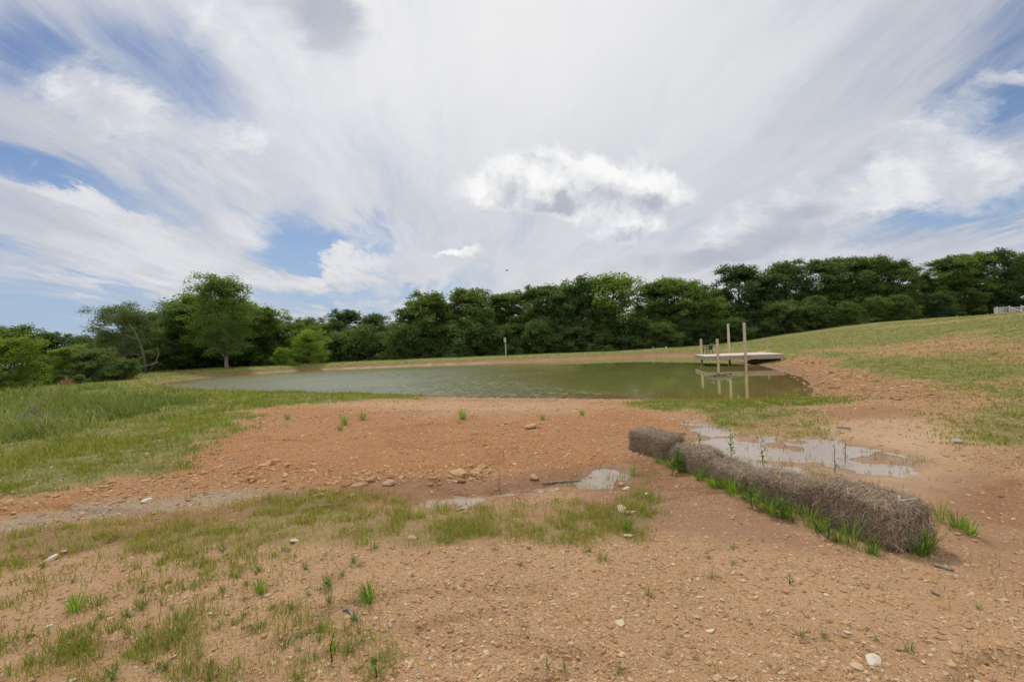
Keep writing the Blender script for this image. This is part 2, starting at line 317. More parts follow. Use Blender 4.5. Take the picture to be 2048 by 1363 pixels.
def fields(x, y):
    x = np.asarray(x, float); y = np.asarray(y, float)
    sd = sd_poly(x, y, POND); rr = np.hypot(x, y); f = {}
    n1 = fbm(x, y, 0.8, 4, 31); n2 = fbm(x, y, 0.22, 4, 33); n3 = fbm(x, y, 2.6, 3, 35)
    lawn = inz('left_lawn', x, y, .8, 1.5, .7, 40)
    lawn = np.maximum(lawn, np.where((x < -13) & (y > 20), sstep(-.1, .6, sd), 0))
    tall = inz('tall', x, y, 2.2, 3.0, .35, 41)
    swale = inz('swale', x, y, .18, .25, 1.5, 42)
    berm = inz('berm', x, y, .35, .5, 1.0, 43)
    pg = inz('pudgrass', x, y, .4, .6, 1.0, 44)
    fgl = inz('fgleft', x, y, .35, .4, 1.2, 45)
    far = sstep(.1, .9, sd) * np.maximum(sstep(54, 60, y), sstep(-14, -18, x) * sstep(36, 40, y))
    hillw = sstep(8.5, 12, x - 0.02 * y) * sstep(9, 13, y) * (sd > 0) * (1 - sstep(60, 66, y))
    ridge = inz('ridge', x, y, 1.5, 1.5, .3, 46)
    patches = np.maximum.reduce([inz('patch1', x, y, 1.2, 1.5, .4, 47), inz('patch2', x, y, 1.0, 1.2, .4, 48), inz('patch3', x, y, .8, 1.0, .6, 49) * .8])
    rub = np.maximum(inz('rubble', x, y, .8, 1.0, .5, 50), inz('rubble2', x, y, 1.2, 3.5, .35, 51) * .42)
    pudd = np.minimum(sd_poly(x, y, BIGPUD), sd_poly(x, y, SMALLPUD))
    g = np.maximum.reduce([lawn, swale * np.clip(.42 + 1.4 * (n1 - .28) + .55 * inz('swalelow', x, y, .25, .3, 1.5, 66), .08, .9), berm, pg * (.45 + .5 * sstep(.35, .65, n1)), fgl * (sstep(.36, .62, n1) * .62 + .12),
                           far * .95, (pudd < .25) * .16, hillw * np.clip(.82 + 1.7 * (n2 - .46) + .7 * (n3 - .5), .15, 1), ridge, patches * .85])
    f['grass'] = np.clip(g * (1 - .8 * rub) * sstep(0.05, 0.5, sd) * np.where(pudd < 0, .6, 1), 0, 1)
    f['tall'] = tall; f['swale'] = swale
    f['grey'] = inz('grey', x, y, .2, .25, 1.6, 52)
    mound = inz('mound', x, y, .5, .4, .8, 53)
    f['orange'] = np.clip(mound * (1 - .5 * inz('shorepale', x, y, 1, .8, .6, 54)) + rub * .5, 0, 1)
    chan = inz('channel', x, y, .25, .25, 1.5, 55)
    red = np.maximum.reduce([inz('redclay', x, y, .25, .3, 1.2, 56), chan * .9, swale * .62, inz('wetright', x, y, .4, .5, 1, 57) * .55, inz('rightdirt', x, y, .4, .4, 1, 58) * .7, inz('wetlow', x, y, .4, .3, 1, 59) * .8, rub * .35, sstep(1.6, 0.0, sd) * .75])
    f['red'] = np.clip(red, 0, 1)
    f['pale'] = np.clip(np.maximum.reduce([inz('silt', x, y, .4, .35, 1, 60) * .85, inz('shorepale', x, y, 1.0, 1.0, .6, 61) * .6, (1 - mound) * .35 * (rr < 6)]), 0, 1)
    seep = inz('seep', x, y, .12, .12, 2.5, 62)
    f['wet'] = np.clip(np.maximum.reduce([sstep(.55, .0, pudd) * .9, chan * .55, inz('wetright', x, y, .4, .5, 1, 63) * .3, inz('wetlow', x, y, .4, .3, 1, 64) * .35, sstep(.3, 0, sd) * .8, .5 * sstep(1.6, .5, sd) * sstep(50, 58, y), seep * .95, inz('redclay', x, y, .3, .3, 1, 65) * .25]), 0, 1)
    f['seep'] = seep; f['rub'] = rub; f['far'] = far; f['hillw'] = hillw; f['sd'] = sd; f['pudd'] = pudd; f['ridge'] = ridge; f['berm'] = berm; f['lawn'] = lawn; f['fgl'] = fgl
    return f

# ------------------------------------------------------------------ mesh helpers
def mesh_np(name, verts, faces_flat, sizes, mats, attrs=None, smooth=False):
    me = bpy.data.meshes.new(name); verts = np.asarray(verts, np.float32)
    me.vertices.add(len(verts)); me.vertices.foreach_set('co', verts.ravel())
    faces_flat = np.asarray(faces_flat, np.int32).ravel(); me.loops.add(len(faces_flat)); me.loops.foreach_set('vertex_index', faces_flat)
    if np.isscalar(sizes): starts = np.arange(0, len(faces_flat), sizes, dtype=np.int32)
    else: starts = np.concatenate(([0], np.cumsum(sizes)[:-1])).astype(np.int32)
    me.polygons.add(len(starts)); me.polygons.foreach_set('loop_start', starts)
    me.polygons.foreach_set('use_smooth', np.full(len(starts), bool(smooth)))
    for k, v in (attrs or {}).items():
        v = np.asarray(v, np.float32)
        if v.ndim == 1:
            a = me.attributes.new(k, 'FLOAT', 'POINT'); a.data.foreach_set('value', v)
        else:
            a = me.attributes.new(k, 'FLOAT_COLOR', 'POINT'); a.data.foreach_set('color', np.c_[v, np.ones(len(v))].astype(np.float32).ravel())
    for m_ in (mats if isinstance(mats, (list, tuple)) else [mats]): me.materials.append(m_)
    me.update(calc_edges=True)
    return me
def tag(o, label=None, cat=None, group=None, kind=None):
    for k, v in (('label', label), ('category', cat), ('group', group), ('kind', kind)):
        if v: o[k] = v
    return o
def link(name, me, parent=None, loc=None):
    o = bpy.data.objects.new(name, me); C.objects.link(o)
    if parent is not None: o.parent = parent
    if loc is not None: o.location = loc
    return o
def empty(name, loc=(0, 0, 0), rz=0.0):
    o = bpy.data.objects.new(name, None); C.objects.link(o); o.location = loc; o.rotation_euler = (0, 0, rz); o.empty_display_size = 0.2
    return o
def copy_tree(o, parent=None):
    c = o.copy(); C.objects.link(c); c.parent = parent
    for ch in o.children: copy_tree(ch, c)
    return c
class MB:
    """collects simple solids into one mesh"""
    def __init__(s): s.v = []; s.f = []
    def box(s, c, size, rz=0.0, bev=0.0, M=None):
        hx, hy, hz = [q / 2 for q in size]; b = min(bev, hx * .45, hy * .45, hz * .45); base = len(s.v)
        if b <= 0:
            pts = [(sx * hx, sy * hy, sz * hz) for sz in (-1, 1) for sy in (-1, 1) for sx in (-1, 1)]
            fs = [(0, 2, 3, 1), (4, 5, 7, 6), (0, 1, 5, 4), (2, 6, 7, 3), (0, 4, 6, 2), (1, 3, 7, 5)]
        else:
            ring = [(-hx + b, -hy), (hx - b, -hy), (hx, -hy + b), (hx, hy - b), (hx - b, hy), (-hx + b, hy), (-hx, hy - b), (-hx, -hy + b)]
            pts = [(x, y, z) for z in (-hz, hz) for x, y in ring]
            fs = [tuple(range(7, -1, -1)), tuple(range(8, 16))] + [(i, (i + 1) % 8, 8 + (i + 1) % 8, 8 + i) for i in range(8)]
        ca, sa = math.cos(rz), math.sin(rz)
        for x, y, z in pts:
            q = Vector((x, y, z))
            if M is not None: q = M @ q
            else: q = Vector((x * ca - y * sa, x * sa + y * ca, z))
            s.v.append((q.x + c[0], q.y + c[1], q.z + c[2]))
        s.f += [tuple(base + i for i in f) for f in fs]
        return s
    def beam(s, a, b, wd, ht, bev=0.0):
        a, b = Vector(a), Vector(b); dv = b - a; L = dv.length; q = dv.to_track_quat('X', 'Z').to_matrix()
        return s.box((a + b) / 2, (L, wd, ht), bev=bev, M=q)
    def tube(s, pts, rad, n=7, cap=True):
        pts = [Vector(p) for p in pts]; base = len(s.v)
        if np.isscalar(rad): rad = [rad] * len(pts)
        ref = Vector((0.13, 0.31, 0.94)).normalized()
        for i, p in enumerate(pts):
            t = (pts[min(i + 1, len(pts) - 1)] - pts[max(i - 1, 0)]).normalized()
            r_ = ref if abs(t.dot(ref)) < 0.95 else Vector((1, 0, 0))
            a = t.cross(r_).normalized(); b = t.cross(a)
            for k in range(n):
                an = 2 * math.pi * k / n; q = p + (a * math.cos(an) + b * math.sin(an)) * rad[i]; s.v.append(tuple(q))
        for i in range(len(pts) - 1):
            for k in range(n):
                k2 = (k + 1) % n; s.f.append((base + i * n + k, base + i * n + k2, base + (i + 1) * n + k2, base + (i + 1) * n + k))
        if cap:
            s.f.append(tuple(base + k for k in range(n - 1, -1, -1))); e = base + (len(pts) - 1) * n; s.f.append(tuple(e + k for k in range(n)))
        return s
    def mesh(s, name, mat, smooth=False):
        flat = [i for f in s.f for i in f]
        return mesh_np(name, s.v, flat, np.array([len(f) for f in s.f]), mat, smooth=smooth)
    def build(s, name, mat, parent=None, smooth=False, loc=None): return link(name, s.mesh(name, mat, smooth), parent, loc)

# ------------------------------------------------------------------ materials
def material(name):
    m_ = bpy.data.materials.new(name); m_.use_nodes = True; t = NT(m_.node_tree); t.n.clear()
    out = t.new('ShaderNodeOutputMaterial'); return m_, t, out
def principled(t, out, col, rough=0.8, spec=0.3, normal=None, **kw):
    p = t.new('ShaderNodeBsdfPrincipled'); t.put(p.inputs['Base Color'], col); t.put(p.inputs['Roughness'], rough); t.put(p.inputs['Specular IOR Level'], spec)
    if normal is not None: t.l.new(normal, p.inputs['Normal'])
    for k, v in kw.items(): t.put(p.inputs[k], v)
    t.l.new(p.outputs[0], out.inputs[0]); return p
def bump(t, h, dist, strength=1.0, prev=None):
    b = t.new('ShaderNodeBump'); t.put(b.inputs['Height'], h); t.put(b.inputs['Distance'], dist); t.put(b.inputs['Strength'], strength)
    if prev is not None: t.l.new(prev, b.inputs['Normal'])
    return b.outputs[0]
def ground_mat():
    m_, t, out = material('ground'); pos = t.new('ShaderNodeNewGeometry').outputs['Position']
    A = t.new('ShaderNodeSeparateColor'); t.l.new(t.attr('cover', 'Color'), A.inputs[0]); grass, wet, pale = A.outputs[:3]
    B = t.new('ShaderNodeSeparateColor'); t.l.new(t.attr('soil', 'Color'), B.inputs[0]); grey, red, orange = B.outputs[:3]
    nb = t.noise(pos, 0.7, 5, .6); nm = t.noise(pos, 5, 5, .6); nf = t.noise(pos, 38, 4, .65); nx = t.noise(pos, 150, 2, .6)
    c = t.mix(orange, (0.405, 0.245, 0.118), (0.39, 0.19, 0.074))
    c = t.mix(t.m('MULTIPLY', red, .85), c, (0.235, 0.11, 0.06))
    c = t.mix(pale, c, (0.385, 0.265, 0.175))
    c = t.mix(t.m('MULTIPLY', grey, .9), c, (0.36, 0.30, 0.225))
    c = t.mix(t.step(nb, .3, .72), t.mix(1, c, (.86, .82, .78), 'MULTIPLY'), c)
    c = t.mix(t.m('MULTIPLY', t.step(nm, .42, .75), .45), c, t.mix(1, c, (1.22, 1.2, 1.15), 'MULTIPLY'))
    c = t.mix(t.m('MULTIPLY', t.step(nf, .5, .3), .5), c, t.mix(1, c, (.66, .6, .56), 'MULTIPLY'))
    v1 = t.new('ShaderNodeTexVoronoi'); t.l.new(pos, v1.inputs['Vector']); v1.inputs['Scale'].default_value = 34
    stone = t.m('MULTIPLY', t.step(v1.outputs['Distance'], .42, .3), t.m('SUBTRACT', 1.0, t.m('MAXIMUM', wet, t.m('MULTIPLY', pale, .6))))
    sc = t.new('ShaderNodeSeparateColor'); t.l.new(v1.outputs['Color'], sc.inputs[0])
    ramp = t.mix(t.step(sc.outputs[0], .2, .9, False), (0.30, 0.18, 0.10), (0.50, 0.37, 0.24))
    c = t.mix(t.m('MULTIPLY', t.m('MULTIPLY', stone, .75), t.step(sc.outputs[1], .35, .5)), c, ramp)
    v2 = t.new('ShaderNodeTexVoronoi'); t.l.new(pos, v2.inputs['Vector']); v2.inputs['Scale'].default_value = 11
    s2 = t.new('ShaderNodeSeparateColor'); t.l.new(v2.outputs['Color'], s2.inputs[0])
    clod = t.m('MULTIPLY', t.m('MULTIPLY', t.step(v2.outputs['Distance'], .36, .22), t.step(s2.outputs[1], .5, .6)), t.m('SUBTRACT', 1.0, t.m('MAXIMUM', wet, pale)))
    c = t.mix(t.m('MULTIPLY', clod, .6), c, t.mix(s2.outputs[0], (.27, .15, .075), (.47, .31, .17)))
    gcol = t.mix(t.step(t.noise(pos, 1.6, 4, .6), .35, .65), (0.155, 0.18, 0.042), (0.255, 0.232, 0.078))
    gcol = t.mix(t.step(nf, .4, .65), gcol, t.mix(1, gcol, (.55, .6, .5), 'MULTIPLY'))
    gf = t.step(t.m('ADD', grass, t.m('MULTIPLY', t.m('SUBTRACT', t.noise(pos, 9, 4, .65), .5), .9)), .25, .85)
    c = t.mix(t.m('MULTIPLY', gf, .93), c, gcol)
    c = t.mix(t.m('MULTIPLY', wet, .9), c, t.mix(1, c, (.60, .53, .48), 'MULTIPLY'))
    rough = t.m('SUBTRACT', .92, t.m('MULTIPLY', t.step(t.m('ADD', wet, t.m('MULTIPLY', t.m('SUBTRACT', nm, .5), .5)), .35, 1.0), .66))
    h = t.m('ADD', t.m('MULTIPLY', nf, .6), t.m('ADD', t.m('MULTIPLY', nx, .25), t.m('MULTIPLY', stone, .35)))
    hb = bump(t, nm, .05, t.m('SUBTRACT', .7, t.m('MULTIPLY', t.m('MAXIMUM', wet, pale), .55)))
    hb = bump(t, h, .022, t.m('SUBTRACT', .9, t.m('MULTIPLY', t.m('MAXIMUM', wet, t.m('MULTIPLY', pale, .8)), .75)), hb)
    hb = bump(t, t.noise(pos, 13, 5, .7), .06, t.m('SUBTRACT', .8, t.m('MULTIPLY', t.m('MAXIMUM', wet, pale), .7)), hb)
    principled(t, out, c, rough, .3, hb); return m_
def water_mat():
    m_, t, out = material('pond water'); pos = t.new('ShaderNodeNewGeometry').outputs['Position']
    A = t.new('ShaderNodeSeparateColor'); t.l.new(t.attr('state', 'Color'), A.inputs[0]); rip, shallow = A.outputs[0], A.outputs[1]
    c = t.mix(t.noise(pos, .12, 3, .5), (0.175, 0.185, 0.052), (0.21, 0.215, 0.068))
    c = t.mix(t.m('MULTIPLY', shallow, .8), c, (0.20, 0.115, 0.05))
    c = t.mix(t.m('MULTIPLY', rip, .75), c, (.125, .14, .075))
    q = t.mapping(pos, rot=(0, 0, R(6)), scale=(1, .14, 1))
    n_ = t.m('ADD', t.m('ADD', t.noise(q, 3.2, 4, .6, .4), t.m('MULTIPLY', t.noise(q, 1.6, 3, .6, .3), .9)), t.m('MULTIPLY', t.noise(q, 9, 3, .6), .35))
    gust = t.step(t.noise(t.mapping(pos, scale=(.8, .8, 1)), .16, 4, .6), .3, .65)
    st = t.m('ADD', .003, t.m('MULTIPLY', t.m('MULTIPLY', rip, t.m('ADD', .5, t.m('MULTIPLY', gust, 1.2))), 1.5))
    b = bump(t, n_, .16, st)
    principled(t, out, c, t.m('ADD', .03, t.m('MULTIPLY', rip, .24)), t.m('ADD', .45, t.m('MULTIPLY', rip, 1.3)), b, IOR=1.33); return m_
def puddle_mat():
    m_, t, out = material('puddle water'); pos = t.new('ShaderNodeNewGeometry').outputs['Position']
    c = t.mix(t.noise(pos, 1.2, 4, .6), (0.25, 0.185, 0.138), (0.31, 0.24, 0.18))
    principled(t, out, c, .04, .5, bump(t, t.noise(pos, 14, 3, .5), .004, .25), IOR=1.33); return m_
def leafy(name, c1, c2, c3, trans=.35, rnd=True, rough=.55):
    """foliage: three tints by the per-leaf attribute, slight tint per object"""
    m_, t, out = material(name); a = t.attr('tint')
    c = t.mix(t.step(a, 0, .6, False), c1, c2); c = t.mix(t.step(a, .75, 1.0, False), c, c3)
    if rnd:
        oi = t.new('ShaderNodeObjectInfo').outputs['Random']
        c = t.mix(oi, t.mix(1, c, (.68, .80, .88), 'MULTIPLY'), t.mix(1, c, (1.12, 1.13, .92), 'MULTIPLY'))
    p = t.new('ShaderNodeBsdfPrincipled'); t.put(p.inputs['Base Color'], c); p.inputs['Roughness'].default_value = rough; p.inputs['Specular IOR Level'].default_value = .3
    tr = t.new('ShaderNodeBsdfTranslucent'); t.put(tr.inputs[0], t.mix(1, c, (1.25, 1.35, .6), 'MULTIPLY'))
    mx = t.new('ShaderNodeMixShader'); mx.inputs[0].default_value = trans
    mx.inputs[0].default_value = min(.6, trans * 1.2)
    t.l.new(p.outputs[0], mx.inputs[1]); t.l.new(tr.outputs[0], mx.inputs[2]); t.l.new(mx.outputs[0], out.inputs[0]); return m_
def bark_mat(name, c1, c2):
    m_, t, out = material(name); oc = t.new('ShaderNodeTexCoord').outputs['Object']
    n_ = t.noise(t.mapping(oc, scale=(6, 6, 1.2)), 2.5, 5, .65)
    principled(t, out, t.mix(t.step(n_, .3, .7), c1, c2), .9, .2, bump(t, n_, .04, .8)); return m_
def wood_mat(name, c1, c2, ax=0, scale=1.0):
    m_, t, out = material(name); oc = t.new('ShaderNodeTexCoord').outputs['Object']
    sc = [14, 14, 14]; sc[ax] = .9
    n_ = t.noise(t.mapping(oc, scale=tuple(s_ * scale for s_ in sc)), 1.5, 5, .65, .3); big = t.noise(oc, 1.1, 3, .5)
    c = t.mix(t.step(n_, .3, .72), c1, c2); c = t.mix(t.m('MULTIPLY', t.step(big, .45, .7), .4), c, t.mix(1, c, (.72, .7, .68), 'MULTIPLY'))
    principled(t, out, c, .82, .25, bump(t, n_, .006, .6)); return m_
def tinted(name, stops, rough=.85, bumpsc=None, rnd=False):
    m_, t, out = material(name); a = t.attr('tint')
    if rnd: a = t.m('FRACT', t.m('ADD', a, t.new('ShaderNodeObjectInfo').outputs['Random']))
    r_ = t.new('ShaderNodeValToRGB'); t.l.new(a, r_.inputs[0]); el = r_.color_ramp.elements
    while len(el) < len(stops): el.new(.5)
    for e, (p_, c_) in zip(el, stops): e.position = p_; e.color = (*c_, 1)
    c = r_.outputs[0]; nrm = None
    if bumpsc:
        oc = t.new('ShaderNodeTexCoord').outputs['Object']; n_ = t.noise(oc, bumpsc, 4, .6)
        c = t.mix(t.step(n_, .3, .7), t.mix(1, c, (.78, .74, .7), 'MULTIPLY'), c); nrm = bump(t, n_, .004, .6)
    principled(t, out, c, rough, .3, nrm); return m_
def plain(name, c1, c2, rough=.6, sc=20, spec=.4):
    m_, t, out = material(name); oc = t.new('ShaderNodeTexCoord').outputs['Object']; n_ = t.noise(oc, sc, 4, .6)
    principled(t, out, t.mix(n_, c1, c2), rough, spec, bump(t, n_, .002, .3)); return m_
MG = ground_mat(); MWATER = water_mat(); MPUD = puddle_mat()
M_OAK = leafy('oak leaves', (0.082, 0.124, 0.042), (0.128, 0.182, 0.058), (0.175, 0.22, 0.08), .46)
M_DEEP = leafy('deep green leaves', (0.066, 0.104, 0.040), (0.10, 0.152, 0.055), (0.145, 0.19, 0.07), .45)
M_MID = leafy('mid green leaves', (0.125, 0.178, 0.040), (0.18, 0.24, 0.054), (0.22, 0.265, 0.07), .48)
M_PALE = leafy('greyish green leaves', (0.095, 0.125, 0.052), (0.14, 0.175, 0.07), (0.18, 0.21, 0.095), .45)
M_LIME = leafy('yellow green leaves', (0.20, 0.27, 0.035), (0.28, 0.35, 0.05), (0.34, 0.36, 0.08), .5)
M_LIME_EDGE = leafy('edge tree leaves', (0.13, 0.18, 0.03), (0.19, 0.235, 0.042), (0.28, 0.28, 0.06), .5)
M_BARK = bark_mat('grey brown bark', (0.05, 0.04, 0.032), (0.13, 0.11, 0.09)); M_BLEACH = bark_mat('bleached bark', (0.13, 0.118, 0.10), (0.25, 0.23, 0.20))
M_GRASS = leafy('grass blades', (0.15, 0.185, 0.035), (0.235, 0.245, 0.055), (0.34, 0.25, 0.12), .5, rnd=False)
M_TALL = leafy('tall grass blades', (0.11, 0.145, 0.04), (0.17, 0.205, 0.06), (0.33, 0.31, 0.17), .45, rnd=False)
M_TUFT = leafy('tuft blades', (0.105, 0.15, 0.032), (0.165, 0.205, 0.05), (0.28, 0.25, 0.10), .45)
M_WEED = leafy('weed leaves', (0.09, 0.16, 0.025), (0.15, 0.24, 0.035), (0.22, 0.28, 0.06), .5)
M_DRY = leafy('dry brush', (0.16, 0.12, 0.09), (0.24, 0.19, 0.15), (0.30, 0.25, 0.2), .15)
M_STONE = tinted('stones', [(0, (.31, .18, .095)), (.3, (.42, .25, .125)), (.65, (.49, .32, .175)), (.94, (.55, .42, .27)), (1, (.36, .31, .27))], .9, 26)
M_STONE_R = tinted('loose stones', [(0, (.28, .165, .095)), (.35, (.42, .26, .14)), (.65, (.47, .32, .19)), (.9, (.54, .43, .30)), (1, (.28, .25, .23))], .9, 30, rnd=True)
M_WHITEROCK = tinted('pale stones', [(0, (.50, .38, .24)), (.5, (.62, .52, .38)), (1, (.66, .6, .5))], .85, 40, rnd=True)
M_STRAW = tinted('weathered straw', [(0, (.15, .108, .075)), (.4, (.27, .20, .138)), (.8, (.40, .31, .215)), (1, (.54, .44, .31))], .8)
M_STRAWCORE = plain('packed straw', (0.085, 0.064, 0.048), (0.17, 0.135, 0.105), .95, 30, .1)
M_DECK = wood_mat('weathered deck boards', (0.52, 0.46, 0.40), (0.68, 0.61, 0.54), 0)
M_RIM = wood_mat('weathered rim board', (0.25, 0.20, 0.158), (0.36, 0.295, 0.24), 0)
M_POST = wood_mat('treated post wood', (0.36, 0.285, 0.215), (0.52, 0.43, 0.335), 2)
M_GREYWOOD = wood_mat('grey weathered wood', (0.30, 0.29, 0.28), (0.46, 0.45, 0.44), 2)
M_PALEWOOD = wood_mat('pale railing wood', (0.45, 0.43, 0.42), (0.60, 0.58, 0.57), 2)
M_PLASTIC = plain('dark plastic', (0.020, 0.018, 0.022), (0.035, 0.032, 0.036), .45)
M_STICK = bark_mat('bare stick wood', (0.16, 0.135, 0.11), (0.33, 0.29, 0.25))

# ------------------------------------------------------------------ GROUND
def build_ground():
    az = np.concatenate([np.linspace(-180, -56, 40, endpoint=False), np.linspace(-56, 56, 700, endpoint=False), np.linspace(56, 180, 40, endpoint=False)])
    az = np.radians(az); rad = np.concatenate([[0.05, .3, .6, .9, 1.2], np.geomspace(1.5, 110, 640), np.geomspace(118, 2600, 40)])
    na, nr = len(az), len(rad); RR, AA = np.meshgrid(rad, az, indexing='ij')
    x = (RR * np.sin(AA)).ravel(); y = (RR * np.cos(AA)).ravel()
    z = height(x, y, True); f = fields(x, y)
    idx = np.arange(nr * na).reshape(nr, na); nxt = np.roll(idx, -1, axis=1)
    q = np.stack([idx[:-1], nxt[:-1], nxt[1:], idx[1:]], -1).reshape(-1, 4)[:, ::-1]
    q = q.copy()
    cover = np.c_[f['grass'] * (1 - .42 * f['swale']) * (1 - .65 * f['fgl']), f['wet'], f['pale']]; soil = np.c_[f['grey'], f['red'], f['orange']]
    me = mesh_np('ground', np.c_[x, y, z], q, 4, MG, {'cover': cover, 'soil': soil}, True)
    # close the middle
    o = link('ground', me); tag(o, 'ground of orange clay, gravel and grass around the pond', 'ground', kind='structure')
build_ground()
def water_sheet(name, poly, level, step, grow, mat, pond=False):
    p = np.array(poly); xs = np.arange(p[:, 0].min() - grow - step, p[:, 0].max() + grow + step, step); ys = np.arange(p[:, 1].min() - grow - step, p[:, 1].max() + grow + step, step)
    X, Y = np.meshgrid(xs, ys, indexing='ij'); s = sd_poly(X, Y, poly); keep = s < grow
    ids = np.arange(X.size).reshape(X.shape); cell = keep[:-1, :-1] & keep[1:, :-1] & keep[1:, 1:] & keep[:-1, 1:]
    q = np.stack([ids[:-1, :-1], ids[1:, :-1], ids[1:, 1:], ids[:-1, 1:]], -1)[cell]
    used, inv = np.unique(q, return_inverse=True)
    x, y = X.ravel()[used], Y.ravel()[used]; at = None
    if pond:
        rip = sstep(8, -9, x) * sstep(68, 50, y) * (.35 + .65 * sstep(-34, -26, x)); depth = WZ - height(x, y)
        at = {'state': np.c_[rip, 1 - sstep(0.02, .5, depth) , rip * 0]}
    me = mesh_np(name, np.c_[x, y, np.full(len(x), level)], inv.reshape(-1, 4), 4, mat, at, True)
    return link(name, me)
tag(water_sheet('pond_water', POND, WZ, .6, 1.3, MWATER, True), 'murky green pond water, rippled towards its left end', 'pond', kind='structure')
tag(water_sheet('puddle', BIGPUD, -0.032, .12, .9, MPUD), 'large shallow muddy puddle behind the row of straw bales', 'puddle', kind='structure')
tag(water_sheet('puddle', SMALLPUD, -0.048, .05, .35, MPUD), 'small muddy puddle left of the straw bales', 'puddle', kind='structure')

tag(water_sheet('puddle', SEEP, -0.053, .03, .15, MPUD), 'broken thin streak of muddy water in the grass left of the small puddle', 'puddle', kind='structure')
# ------------------------------------------------------------------ grass blades (stuff)
def blades(name, pos, h, wd, lean, mat, tint, bendy=.5):
    n = len(pos); a = rng.uniform(0, 2 * np.pi, n); la = rng.uniform(0, 2 * np.pi, n)
    side = np.c_[np.cos(a), np.sin(a), np.zeros(n)]; ld = np.c_[np.cos(la), np.sin(la), np.zeros(n)]
    up_ = np.array([0, 0, 1.0]); hw = (wd / 2)[:, None]
    mid = pos + up_ * (h * .55)[:, None] + ld * (lean * h * .28)[:, None]
    tip = pos + up_ * (h * (1 - .25 * lean * bendy))[:, None] + ld * (lean * h * .9)[:, None]
    pos = pos - up_ * .01
    v = np.stack([pos - side * hw, pos + side * hw, mid - side * hw * .75, mid + side * hw * .75, tip], 1).reshape(-1, 3)
    b = (np.arange(n) * 5)[:, None]
    fcs = (b[:, :, None] + np.array([[0, 1, 3], [0, 3, 2], [2, 3, 4]])[None]).reshape(-1, 3)
    return mesh_np(name, v, fcs, 3, mat, {'tint': np.repeat(tint, 5)})
def scatter(n, rmin, rmax, azmax=49, power=.35):
    u = rng.random(n); r = rmin + (rmax - rmin) * u ** (1 / (1 - power)) if power < 1 else rmin * (rmax / rmin) ** u
    r = np.exp(np.log(rmin) + (np.log(rmax) - np.log(rmin)) * u) if power >= 1 else r
    a = np.radians(rng.uniform(-azmax, azmax, n)); return r * np.sin(a), r * np.cos(a), r
def build_grass():
    x, y, r = scatter(900000, 1.7, 78, 49, 1)
    f = fields(x, y); clump = fbm(x, y, 5.0, 3, 71)
    p = f['grass'] * (.18 + 1.4 * sstep(.4, .7, clump)) * np.where(f['tall'] > .5, .35, 1) * .62 * np.where(f['swale'] > .5, .9, 1) + (1 - f['grass']) * (f['sd'] > .3) * (.010 * (r < 9) + .006) * sstep(.45, .7, clump)
    p *= np.where(f['far'] > .5, .6, 1)
    k = rng.random(len(x)) < p; x, y, r = x[k], y[k], r[k]; f = {a: b[k] for a, b in f.items()}
    n = len(x); z = height(x, y)
    pat = fbm(x, y, .7, 4, 75); h = rng.uniform(.025, .075, n) * (1 + (1.7 * sstep(.45, .75, pat) + .1) * f['lawn'] + .5 * f['swale'] * rng.random(n) + 1.3 * f['far'] * rng.random(n) + .4 * f['berm'])
    stalk = rng.random(n) < (.05 * f['swale'] + .02); h = np.where(stalk, h * rng.uniform(1.8, 3.0, n), h)
    wd = np.maximum(.0035, .00115 * r) * rng.uniform(.7, 1.2, n) * np.where(stalk, .6, 1)
    tint = np.clip(rng.random(n) * .62 + .75 * (fbm(x, y, .35, 4, 72) - .42), 0, 1)
    tint = np.where(stalk, .9 + .1 * rng.random(n), tint)
    tint = np.where(f['swale'] > .5, np.clip(tint + .34 * (rng.random(n) < .6), 0, 1), tint)
    o = link('grass', blades('grass', np.c_[x, y, z], h, wd, rng.uniform(.2, 1.1, n), M_GRASS, tint))
    tag(o, 'short patchy green grass over the clay, banks and hillside', 'grass', kind='stuff')
    x, y, r = scatter(260000, 6, 60, 52, 1); f = fields(x, y); clump = fbm(x, y, .8, 3, 73)
    k = rng.random(len(x)) < f['tall'] * sstep(.42, .62, clump) * 1.0 + .05 * f['lawn'] * sstep(.55, .7, clump); x, y, r, clump = x[k], y[k], r[k], clump[k]; n = len(x)
    h = rng.uniform(.14, .46, n) * (.35 + 1.4 * sstep(.42, .7, clump)) * (.55 + .5 * f['tall'][k]); tint = rng.random(n) ** 1.3
    o = link('tall_grass', blades('tall_grass', np.c_[x, y, height(x, y)], h, np.maximum(.008, .0013 * r) * rng.uniform(.7, 1.3, n), rng.uniform(.25, 1.1, n), M_TALL, np.clip(tint * .9 + 1.1 * (fbm(x, y, .5, 3, 77) - .40), 0, 1), .9))
    tag(o, 'tall bending grass on the slope at the left edge', 'tall grass', kind='stuff')
build_grass()

# ------------------------------------------------------------------ stones
ICO_V = []; _t = (1 + 5 ** .5) / 2
for a_, b_ in ((-1, _t), (1, _t), (-1, -_t), (1, -_t)): ICO_V.append((a_, b_, 0))
for a_, b_ in ((-1, _t), (1, _t), (-1, -_t), (1, -_t)): ICO_V.append((0, a_, b_))
for a_, b_ in ((_t, -1), (_t, 1), (-_t, -1), (-_t, 1)): ICO_V.append((a_, 0, b_))
ICO_V = np.array(ICO_V) / np.linalg.norm(ICO_V[0])
ICO_F = np.array([(0, 11, 5), (0, 5, 1), (0, 1, 7), (0, 7, 10), (0, 10, 11), (1, 5, 9), (5, 11, 4), (11, 10, 2), (10, 7, 6), (7, 1, 8), (3, 9, 4), (3, 4, 2), (3, 2, 6), (3, 6, 8), (3, 8, 9), (4, 9, 5), (2, 4, 11), (6, 2, 10), (8, 6, 7), (9, 8, 1)])
